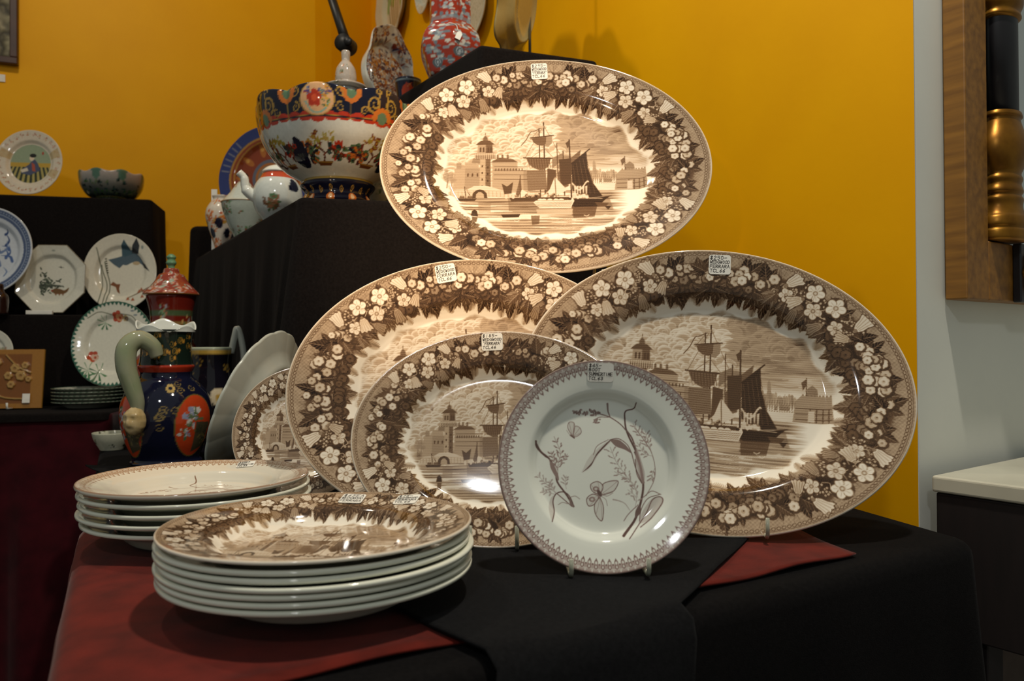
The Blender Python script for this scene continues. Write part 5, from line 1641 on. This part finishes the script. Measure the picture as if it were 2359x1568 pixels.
# ------------------------------------------------------------------ plates on the left riser
LG = 'plates on the left riser'
def geisha():
    cv = Canvas(2.02, 2.02, 130, H('d2c6b2'), -1.01, -1.01); r = random.Random(2)
    X, Y = cv.grid(); Rn = np.hypot(X, Y)
    for k in range(30):
        th = 6.283 * k / 30; spray(cv, .86 * math.cos(th), .86 * math.sin(th), .07, r, [H('a85038'), H('b08a50'), H('9a9a88')], 5)
    for dg in (20, -25, 160): cv.poly([(.62 * math.cos(R_(dg - 8)), .62 * math.sin(R_(dg - 8))), (.95 * math.cos(R_(dg - 8)), .95 * math.sin(R_(dg - 8))), (.95 * math.cos(R_(dg + 10)), .95 * math.sin(R_(dg + 10))), (.62 * math.cos(R_(dg + 10)), .62 * math.sin(R_(dg + 10)))], H('b59a6a'), .7)
    ins = (Rn < .60)
    cv.a[ins] = H('8f9c80')
    cv.a[ins & (Y < .03)] = H('b8963c')
    st = (np.sin((X / (1.2 - Y)) * 70) > 0)
    cv.a[ins & (Y < -.10) & st] = H('33382a'); cv.a[ins & (Y < -.10) & ~st] = H('a89a5a')
    cv.poly([(-.25, -.18), (-.05, -.02), (.05, .12), (.12, .14), (.22, .0), (.30, -.2), (.0, -.36), (-.28, -.30)], H('4a5068')); cv.poly([(.02, .05), (.12, -.02), (.16, -.24), (.06, -.22)], H('a8503c')); cv.poly([(-.30, -.20), (-.1, -.12), (-.05, -.22), (-.24, -.28)], H('d0c4b0'))
    cv.ell(.02, .18, .07, .09, col=H('d6c2a8')); cv.ell(.05, .26, .10, .06, col=H('22201c')); cv.ell(.34, .34, .03, .05, col=H('a04030'))
    return cv
def pl(name, cvs, N, R, px, py_base, depth, zb, lean, yaw, label, **kw):
    b = Vector((X_(px, depth), depth, zb))
    return painted_plate(name, cvs, N, R, b, R_(lean), R_(yaw), 0, label, group=LG, **kw)
pl('picture_plate', geisha(), 170, .0925, 60, 447, 2.305, ZU + .010, 10, 10, 'cream plate with seated robed figure on the left top shelf', sx=1.10)
# majolica bowl
def maj(p):
    r = random.Random(3); cv = p.cv
    X, Y = cv.grid()
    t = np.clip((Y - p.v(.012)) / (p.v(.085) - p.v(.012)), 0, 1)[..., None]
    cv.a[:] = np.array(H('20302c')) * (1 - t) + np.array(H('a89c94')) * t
    for k in range(260):
        x, y = r.random() * cv.wu, r.uniform(0, p.v(.06)); cv.ell(x, y, .006, .003, col=r.choice([H('2a4440'), H('3a5a30'), H('18221e'), H('5a6a4a')]), rot=r.random() * 3)
    for k in range(8): x = cv.wu * k / 8; cv.ell(x, p.v(.075), .012, .016, col=H('4a6a5a')); cv.ell(x, p.v(.085), .016, .006, col=H('4a6a5a'))
    cv.rect(0, 0, cv.wu, p.v(.008), H('b0a050'))
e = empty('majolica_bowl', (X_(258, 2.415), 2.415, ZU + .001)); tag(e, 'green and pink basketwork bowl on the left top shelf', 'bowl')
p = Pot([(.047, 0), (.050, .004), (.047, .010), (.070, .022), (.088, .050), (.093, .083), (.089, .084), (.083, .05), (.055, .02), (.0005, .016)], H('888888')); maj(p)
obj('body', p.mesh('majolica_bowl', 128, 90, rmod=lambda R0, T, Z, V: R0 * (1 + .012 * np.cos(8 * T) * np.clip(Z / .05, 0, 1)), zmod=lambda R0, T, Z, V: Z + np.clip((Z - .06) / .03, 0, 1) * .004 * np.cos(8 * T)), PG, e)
c = obj('paper_card', box_me('paper_card', .032, .022, .001, center=(0, 0, .001)), MATS['tag_paper']); c.location = (X_(180, 2.38), 2.375, ZU + .001); tag(c, 'white card lying beside the basketwork bowl', 'card')
def blue_canvas():
    cv = Canvas(2.02, 2.02, 130, H('c6cad0'), -1.01, -1.01); r = random.Random(5)
    X, Y = cv.grid(); Rn = np.hypot(X, Y)
    cv.a[(Rn > .80) & (Rn < .965)] = H('4a5878'); cv.a[(Rn > .86) & (Rn < .88)] = H('9aa4b4')
    for k in range(90): th = 6.283 * k / 90; cv.ell(.92 * math.cos(th), .92 * math.sin(th), .018, col=H('8a96aa'))
    for k in range(36):
        a, d = r.random() * 6.28, math.sqrt(r.random()) * .68; x, y = d * math.cos(a), d * math.sin(a); b = r.uniform(.6, 2.2)
        l = r.uniform(.12, .3); cv.curve([(x, y), (x + l * .5 * math.cos(b), y + l * .5 * math.sin(b)), (x + l * math.cos(b + .5), y + l * math.sin(b + .5))], .05, r.choice([H('2c3f6e'), H('4a6090'), H('6a7ca0')]), taper=(1.2, .2))
    return cv
pl('blue_charger', blue_canvas(), 170, .127, -46, 680, 2.150, ZM + .056, 8, 6, 'blue and white charger cut by the left edge of the picture')
octo = lambda t: math.cos(math.pi / 8) / np.cos(((t + math.pi / 8) % (math.pi / 4)) - math.pi / 8) * 1.04
def octa_canvas():
    cv = Canvas(2.1, 2.1, 150, H('cfccbd'), -1.05, -1.05); r = random.Random(6)
    X, Y = cv.grid(); Rn = np.hypot(X, Y); cv.a[Rn > .985] = H('6a5a40')
    for k in range(80):
        t = r.random(); x = -.30 + .75 * t * r.random() ; y = -.05 - .4 * r.random() + .45 * (1 - t) * r.random()
        cv.ell(x - .05, y, .045, .02, col=r.choice([H('3c4438'), H('5a6450'), H('2c3028')]), rot=r.random() * 3)
    for k in range(40): x = -.35 + .7 * r.random(); cv.ell(x, -.16 - .1 * abs(x), .035, .018, col=H('444a3c'), rot=r.random() * 3)
    cv.poly(smooth_prof([(-.05, -.32), (.08, -.25), (.22, -.26), (.34, -.30), (.46, -.22), (.42, -.34), (.30, -.40), (.10, -.40), (-.05, -.32)], 5), H('6a4a28')); cv.ell(.0, -.31, .03, col=H('8a3a20'))
    for u in (.06, .16, .26): cv.poly([(u, -.38), (u + .05, -.46), (u + .08, -.38)], H('7a5030'))
    cv.ell(.20, .36, .03, .014, col=H('3a3a30')); cv.line([(.14, .37), (.28, .35)], .012, H('3a3a30')); cv.line([(.20, .40), (.22, .33)], .012, H('3a3a30'))
    cv.ell(.02, .83, .05, .03, col=H('9a9c90'))
    return cv
pl('octagonal_plate', octa_canvas(), 170, .0960, 111, 722, 2.195, ZM + .004, 8, 8, 'eight-sided white plate with fish and seaweed on the left shelf', outline=octo, sx=1.07)
def bird_canvas():
    cv = Canvas(2.02, 2.02, 150, H('d2ccba'), -1.01, -1.01)
    B1, B2, B3 = H('4a5a64'), H('39505a'), H('2c3034')
    sp = lambda q: smooth_prof(q + q[:1], 5)
    cv.poly(sp([(-.10, .30), (.10, .20), (.30, .28), (.50, .26), (.70, .10), (.56, .34), (.44, .48), (.30, .60), (.10, .55), (-.02, .40)]), B1)
    cv.poly([(.0, .40), (-.02, .70), (.06, .86), (.14, .74), (.24, .60), (.30, .50)], B2); cv.poly([(.26, .52), (.30, .72), (.42, .90), (.50, .70), (.46, .50)], B3); cv.poly([(-.38, .34), (-.14, .40), (.05, .46), (.06, .24), (-.06, .12), (-.20, .20)], B1)
    cv.poly([(.55, .30), (.66, .22), (.80, .02), (.62, .14)], B3); cv.ell(.40, .26, .10, .05, col=H('b09a78'))
    for x0, h in ((-.62, .72), (-.50, .30), (-.42, .38)): cv.curve([(x0 + .05, -.85), (x0 + .12, -.35), (x0, h - .3), (x0 - .05, h - .1)], .025, H('5a5c48'))
    for k in range(7): cv.ell(-.44 + .01 * k, .36 - .06 * k, .028, .02, col=H('3c3a2c'))
    cv.poly([(-.30, -.32), (-.22, -.24), (-.12, -.30), (-.02, -.30), (-.05, -.42), (-.02, -.56), (-.10, -.50), (-.14, -.38)], H('7a4a2a'))
    cv.curve([(.20, -.68), (.50, -.55), (.80, -.40)], .03, H('6a5a44'))
    for x, y in ((.22, -.70), (.36, -.72), (.62, -.64), (.58, -.45), (.66, -.50), (.52, -.50)): cv.poly([(x - .05, y - .04), (x, y + .06), (x + .06, y - .03)], H('9a5230'))
    cv.ell(.58, .66, .035, .05, col=H('8a928c'))
    return cv
pl('bird_plate', bird_canvas(), 180, .0990, 273, 712, 2.255, ZM + .018, 8, 12, 'white plate with a blue bird and butterfly on the left shelf', sx=1.15)
cd = obj('label_card', box_me('label_card', .066, .010, .011, .001, (0, 0, .006)), MATS['tag_paper']); cd.location = (X_(92, 2.16), 2.158, ZM + .001); cd.rotation_euler = (0, 0, R_(13)); tag(cd, 'white strip card in front of the eight-sided plate', 'card')
pot('brown_bottle', (X_(-2, 2.10), 2.100, ZM + .001), [(.020, 0), (.022, .004), (.022, .045), (.012, .062), (.010, .080), (.0005, .081)], H('2a1812'), 'dark brown bottle at the left picture edge on the shelf', 'bottle', None, 32, 40)
# bottom row
def green_canvas():
    cv = Canvas(2.04, 2.04, 160, H('d0cdbd'), -1.02, -1.02); r = random.Random(8)
    X, Y = cv.grid(); Rn = np.hypot(X, Y); TH = np.arctan2(Y, X)
    cv.a[Rn > .945 + .03 * np.sin(TH * 60)] = H('2f5a48')
    def lf(x, y, s):
        for k in range(7): a = 1.2 + k * .75; cv.poly([(x, y), (x + s * math.cos(a) - .02, y + s * math.sin(a)), (x + s * 1.1 * math.cos(a + .18), y + s * 1.1 * math.sin(a + .18))], r.choice([H('3a6a44'), H('4f7a50'), H('2f5a3c')]))
    def fl(x, y, s, c1, c2): floret(cv, x, y, s, c1, c2, 5, r.random()); floret(cv, x + s * .4, y - s * .2, s * .6, c2, c1)
    lf(-.26, .52, .17); fl(.04, .66, .13, H('a8442c'), H('c08a60')); fl(.24, .62, .07, H('b09a6a'), H('6a5a5a'))
    fl(-.50, -.28, .13, H('a8442c'), H('c9a890')); lf(-.55, -.62, .20); lf(-.30, -.66, .22); fl(.45, -.60, .08, H('b08a4a'), H('8a6a5a')); lf(.55, .20, .12); fl(.45, -.35, .05, H('b08a4a'), H('8a6a5a'))
    for q in ([(-.66, .60), (-.4, .75), (-.1, .70)], [(-.45, -.95), (-.35, -.75), (-.30, -.6)], [(.1, .72), (.4, .66), (.55, .5)]): cv.curve(q, .018, H('5a5c48'))
    for x, y in ((.42, .78), (.50, .68)): cv.ell(x, y, .05, .02, col=H('7a8488'))
    return cv
shell = lambda t: 1 + .006 * np.abs(np.sin(20 * t))
sk = Vector((X_(205, 2.075), 2.075, 0))
GR = .0880
global_gp = disc_mesh('green_edge_plate', 72, GR, GR, PF_R * np.array([1, .9]), [(a, b * .9) for a, b in PB_R], outline=shell)
cvE = Canvas(2.04, 2.04, 60, H('c4c4b4'), -1.02, -1.02); X, Y = cvE.grid(); cvE.a[np.hypot(X, Y) > .93] = H('33503f')
x, y, loop = disc_grid(72)
gv = cvE.sample(x, y); ex = np.zeros((len(global_gp.vertices) - len(gv), 3)) + np.array(H('bcbcae'))
ang = np.repeat(np.arange(len(loop))[None], len(PB_R), 0).ravel()
edge_rows = (np.arange(len(ex)) < 3 * len(loop))
ex[edge_rows] = np.where((np.arange(edge_rows.sum()) % 7 < 3)[:, None], np.array(H('33503f')), np.array(H('a8aa98')))
set_col(global_gp, np.vstack([gv, ex])); global_gp.materials.append(PG)
for k in range(5):
    e = empty('green_edged_plate', (sk.x, sk.y, ZT + .0045 + .0045 + k * .0088))
    obj('body', global_gp, None, e).rotation_euler = (0, 0, k * 1.1)
    tag(e, f'{ORD[4 - k]} green edged plate from the top in the low stack on the left table', 'plate', 'stack of green edged plates')
painted = painted_plate('green_edged_plate', green_canvas(), 190, .1045, (X_(251, 2.075), 2.075, ZT + .0045 + .0045 + 4 * .0088 + .0172), R_(12), R_(8), 0, 'green edged flowered plate standing upright on the low plate stack', group=LG, outline=shell, sx=1.12)
# brown relief tile
e = empty('relief_tile', mat=face_matrix(R_(10), R_(8), 0, Vector((X_(22, 2.03), 2.03, ZT + .0055)) + Vector((0, .012, .0775))))
tag(e, 'square brown glazed tile with flower relief, leaning at the left', 'tile')
def tile_mesh():
    n = 140
    g = np.linspace(-1, 1, n); X, Y = np.meshgrid(g, g)
    cv = Canvas(2.02, 2.02, 90, H('7a4a1e'), -1.01, -1.01); r = random.Random(4)
    hgt = Canvas(2.02, 2.02, 90, [0.0], -1.01, -1.01)
    cv.a[(np.abs(cv.grid()[0]) > .62) | (np.abs(cv.grid()[1]) > .84)] = H('9a6a2c')
    for x, y, s in ((.1, .35, .18), (.3, .1, .2), (-.1, .1, .16), (.0, -.2, .15), (.42, .45, .14), (-.5, .55, .2), (.55, -.02, .12)):
        for k in range(6): a = k; cv.ell(x + s * .5 * math.cos(a), y + s * .5 * math.sin(a), s * .4, col=H('a8844c')); hgt.ell(x + s * .5 * math.cos(a), y + s * .5 * math.sin(a), s * .4, col=.004, soft=.3)
        cv.ell(x, y, s * .3, col=H('8a6434'))
    for q in ([(-.9, -.1), (-.3, -.6), (.6, -.7)], [(-.2, .8), (.2, .4), (.6, .2)], [(-.8, -.9), (-.5, -.5), (-.4, 0)]): cv.curve(q, .05, H('a08048')); hgt.curve(q, .06, .003)
    z = hgt.sample(X.ravel(), Y.ravel())[:, 0]
    co = np.stack([X.ravel() * .075, Y.ravel() * .0775, z + .006], -1)
    idx = np.arange(n * n).reshape(n, n); loop = np.concatenate([idx[0, :-1], idx[:-1, -1], idx[-1, :0:-1], idx[:0:-1, 0]])
    L = len(loop); lo = co[loop].copy(); lo[:, 2] = -.006
    co2 = np.vstack([co, lo, [[0, 0, -.006]]]); j = np.arange(L); j2 = (j + 1) % L
    F = [grid_faces(n, n), np.stack([loop[j2], loop[j], n * n + j, n * n + j2], -1).astype(np.int32), np.stack([np.full(L, n * n + L), n * n + j2, n * n + j], -1).astype(np.int32)]
    me = mesh_np('relief_tile', co2, F)
    c = cv.sample(X.ravel(), Y.ravel()); set_col(me, np.vstack([c, np.zeros((L + 1, 3)) + np.array(H('b08a3c'))]))
    return me
obj('body', tile_mesh(), PG, e)
t = obj('price_tag', prism('price_tag', [(-.009, -.012), (.009, -.012), (.009, .012), (-.009, .012)], 0, .0005), MATS['tag_paper'], e); t.location = (.040, -.052, .0115)
st = empty('tile_stand', (X_(30, 2.03), 2.015, ZT + .0050)); tag(st, 'small white peg stand under the brown tile', 'plate stand')
for s in (-.048, .0): obj('peg', tube('peg', [(s, -.010, .018), (s, -.010, .004), (s, .010, .002)], .0025), MATS['white_glaze'], st)
small_c = Canvas(2.02, 2.02, 60, H('c9c7b8'), -1.01, -1.01)
spray(small_c, .55, .1, .2, random.Random(1), [H('b08a70'), H('a8a090'), H('8a8a6a')], 30)
pl('small_plate', small_c, 90, .068, -40, 900, 2.064, ZT + .085, 12, 8, 'small white plate behind the brown tile at the left edge')

# ------------------------------------------------------------------ picture, wall label
def wl_pt(px, py):
    d = (P0c - P1c).normalized(); v = ray(px, py)
    k = (P1c.x * d.y - P1c.y * d.x) / (v.x * d.y - v.y * d.x)
    return Vector((v.x * k, v.y * k, CAMZ + v.z * k))
dl = (P1c - P0c).normalized(); nl_ = Vector((dl.y, -dl.x, 0))
ly = math.atan2(nl_.x, -nl_.y)
c = wl_pt(44, 155) + nl_ * .004
pw, ph = .50, .60
e = empty('framed_picture', mat=face_matrix(ly, 0, 0, c + Vector((0, 0, ph / 2)) - dl * (pw / 2)))
tag(e, 'framed relief panel in dark wood on the yellow wall, upper left corner', 'picture')
fw = .022
for (sx, sy, cx, cy) in ((pw, fw, 0, ph / 2 - fw / 2), (pw, fw, 0, -ph / 2 + fw / 2), (fw, ph - 2 * fw, -pw / 2 + fw / 2, 0), (fw, ph - 2 * fw, pw / 2 - fw / 2, 0)):
    obj('frame_bar', box_me('frame_bar', sx, sy, .028, .003, (cx, cy, .014)), MATS['picture_wood'], e)
n = 160
g = np.linspace(-1, 1, n); X, Y = np.meshgrid(g * (pw / 2 - fw), g * (ph / 2 - fw))
hh = fbm(X, Y, 26, 14, 3); hh2 = np.abs(hh - .5) * 2
me = mesh_np('panel', np.stack([X, Y, .006 + .008 * hh2], -1).reshape(-1, 3), [grid_faces(n, n)])
t_ = np.clip(hh2 * 2.2, 0, 1).ravel()[:, None]
set_col(me, np.array(H('3c3626')) * (1 - t_) + np.array(H('948a6c')) * t_)
obj('panel', me, MATS['painted_matte'], e)
o = obj('wall_card', box_me('wall_card', .05, .024, .002, .0003), MATS['tag_paper']); o.matrix_world = face_matrix(ly, 0, 0, wl_pt(-8, 179) + nl_ * .003); tag(o, 'small white card on the yellow wall below the framed picture', 'card')

# ------------------------------------------------------------------ mirror on the white wall
def ww(t, z, o=0.0): return E0 + WW * t + WO * o + Vector((0, 0, z))
my = math.atan2(WO.x, -WO.y)
Mz0, Mt0, MW, MH = 0.282, 0.0735, 0.86, 1.30
e = empty('wall_mirror', mat=face_matrix(my, 0, 0, ww(Mt0, Mz0, .003)))
tag(e, 'gilt and dark wood framed mirror with turned half column on white wall', 'mirror')
FWD = MATS['frame_wood']
obj('frame_side', box_me('frame_side', .068, MH, .030, .002, (.034, MH / 2, .015)), FWD, e)
obj('frame_side', box_me('frame_side', .068, MH, .030, .002, (MW - .034, MH / 2, .015)), FWD, e)
obj('frame_rail', box_me('frame_rail', MW - .138, .086, .030, .002, (MW / 2, .043, .015)), FWD, e)
obj('frame_rail', box_me('frame_rail', MW - .138, .086, .030, .002, (MW / 2, MH - .043, .015)), FWD, e)
obj('glass', box_me('glass', MW - .138, MH - .174, .006, 0, (MW / 2, MH / 2, .006)), MATS['mirror_glass'], e)
def half_col(x, y0):
    prof = smooth_prof([(.044, 0), (.047, .004), (.047, .014), (.044, .018), (.047, .024), (.045, .034), (.040, .040), (.036, .052), (.038, .062), (.034, .068), (.038, .074), (.034, .084), (.037, .092), (.034, .100), (.041, .112), (.048, .130), (.047, .148), (.038, .168), (.034, .180), (.038, .184), (.036, .190)], 4)
    b = obj('column_base', lathe('column_base', prof, 40), MATS['gold_leaf'], e)
    CM = Matrix.Translation((x, y0, .030)) @ Matrix.Rotation(-math.pi / 2, 4, 'X') @ Matrix.Scale(.62, 4, (0, 1, 0))
    b.matrix_local = CM
    s = obj('column_shaft', lathe('column_shaft', [(.031, .188), (.031, .37), (.030, .42)], 32), MATS['black_lacquer'], e); s.matrix_local = CM
    c = obj('column_ring', lathe('column_ring', smooth_prof([(.031, .328), (.038, .332), (.036, .340), (.042, .352), (.040, .372), (.030, .378)], 4), 40), MATS['gold_leaf'], e); c.matrix_local = CM
half_col(.118, .088)
rb = obj('corner_block', box_me('corner_block', .088, .088, .012, .002, (0, 0, 0)), MATS['black_lacquer'], e); rb.location = (.190, .043, .036)
ro = lathe('rosette', [(.0005, .016), (.010, .015), (.014, .009), (.020, .014), (.028, .012), (.033, .006), (.038, .004), (.038, -.002), (.0005, -.002)], 48, 40, rmod=lambda R0, T, Z, V: R0 * (1 + .08 * np.cos(10 * T) * np.clip(R0 / .03, 0, 1)), capb=False)
obj('rosette', ro, MATS['gold_leaf'], rb).location = (0, 0, .006)

# marble topped chest against the white wall
A0 = Vector((0.5600, 1.042, 0))
def quad(p, w, o, t0=0): return [p + WW * t0, p + WO * o, p + WO * o + WW * w, p + WW * w]
e = empty('marble_chest', (A0.x, A0.y, ZF)); tag(e, 'dark wooden chest with white marble top below the mirror', 'chest')
def wc(name, me, m): o = obj(name, me, m, e); o.location = (-A0.x, -A0.y, -ZF); return o
zt = 0.0435
sl = quad(A0, 1.0, .44); ca = quad(A0 + WW * .004 + WO * .004, .985, .43)
wc('marble_top', prism('marble_top', sl, zt - .022, zt, .0035), MATS['marble'])
wc('carcass', prism('carcass', ca, -0.165, zt - .0225, .002), MATS['dark_wood'])
for w_, o_ in ((.01, .01), (.01, .38), (.92, .01), (.92, .38)):
    p = A0 + WW * (w_ + .006) + WO * (o_ + .006)
    wc('leg', prism('leg', quad(p, .045, .045), ZF + .001, -0.1655, .002), MATS['dark_wood'])
wc('back_panel', prism('back_panel', quad(A0 + WW * .03 + WO * .008, .93, .012), ZF + .02, -0.166, .001), MATS['taupe_board'])
# low black blocks that lift some of the plates on the left riser
def lift_block(x, y, w, d, z0, z1, label):
    o = obj('lift_block', prism('lift_block', [(x - w / 2, y - d / 2), (x + w / 2, y - d / 2), (x + w / 2, y + d / 2), (x - w / 2, y + d / 2)], z0, z1, .002), MATS['black_lacquer'])
    tag(o, label, 'block')
lift_block(X_(-46, 2.150), 2.158, .10, .040, ZM + .0006, ZM + .0555, 'small black block under the blue and white charger')
lift_block(X_(273, 2.255), 2.262, .07, .036, ZM + .0006, ZM + .0175, 'flat black block under the white bird plate')
lift_block(X_(-40, 2.064), 2.070, .07, .028, ZT + .0045, ZT + .0845, 'small black block under the white plate behind the brown tile')
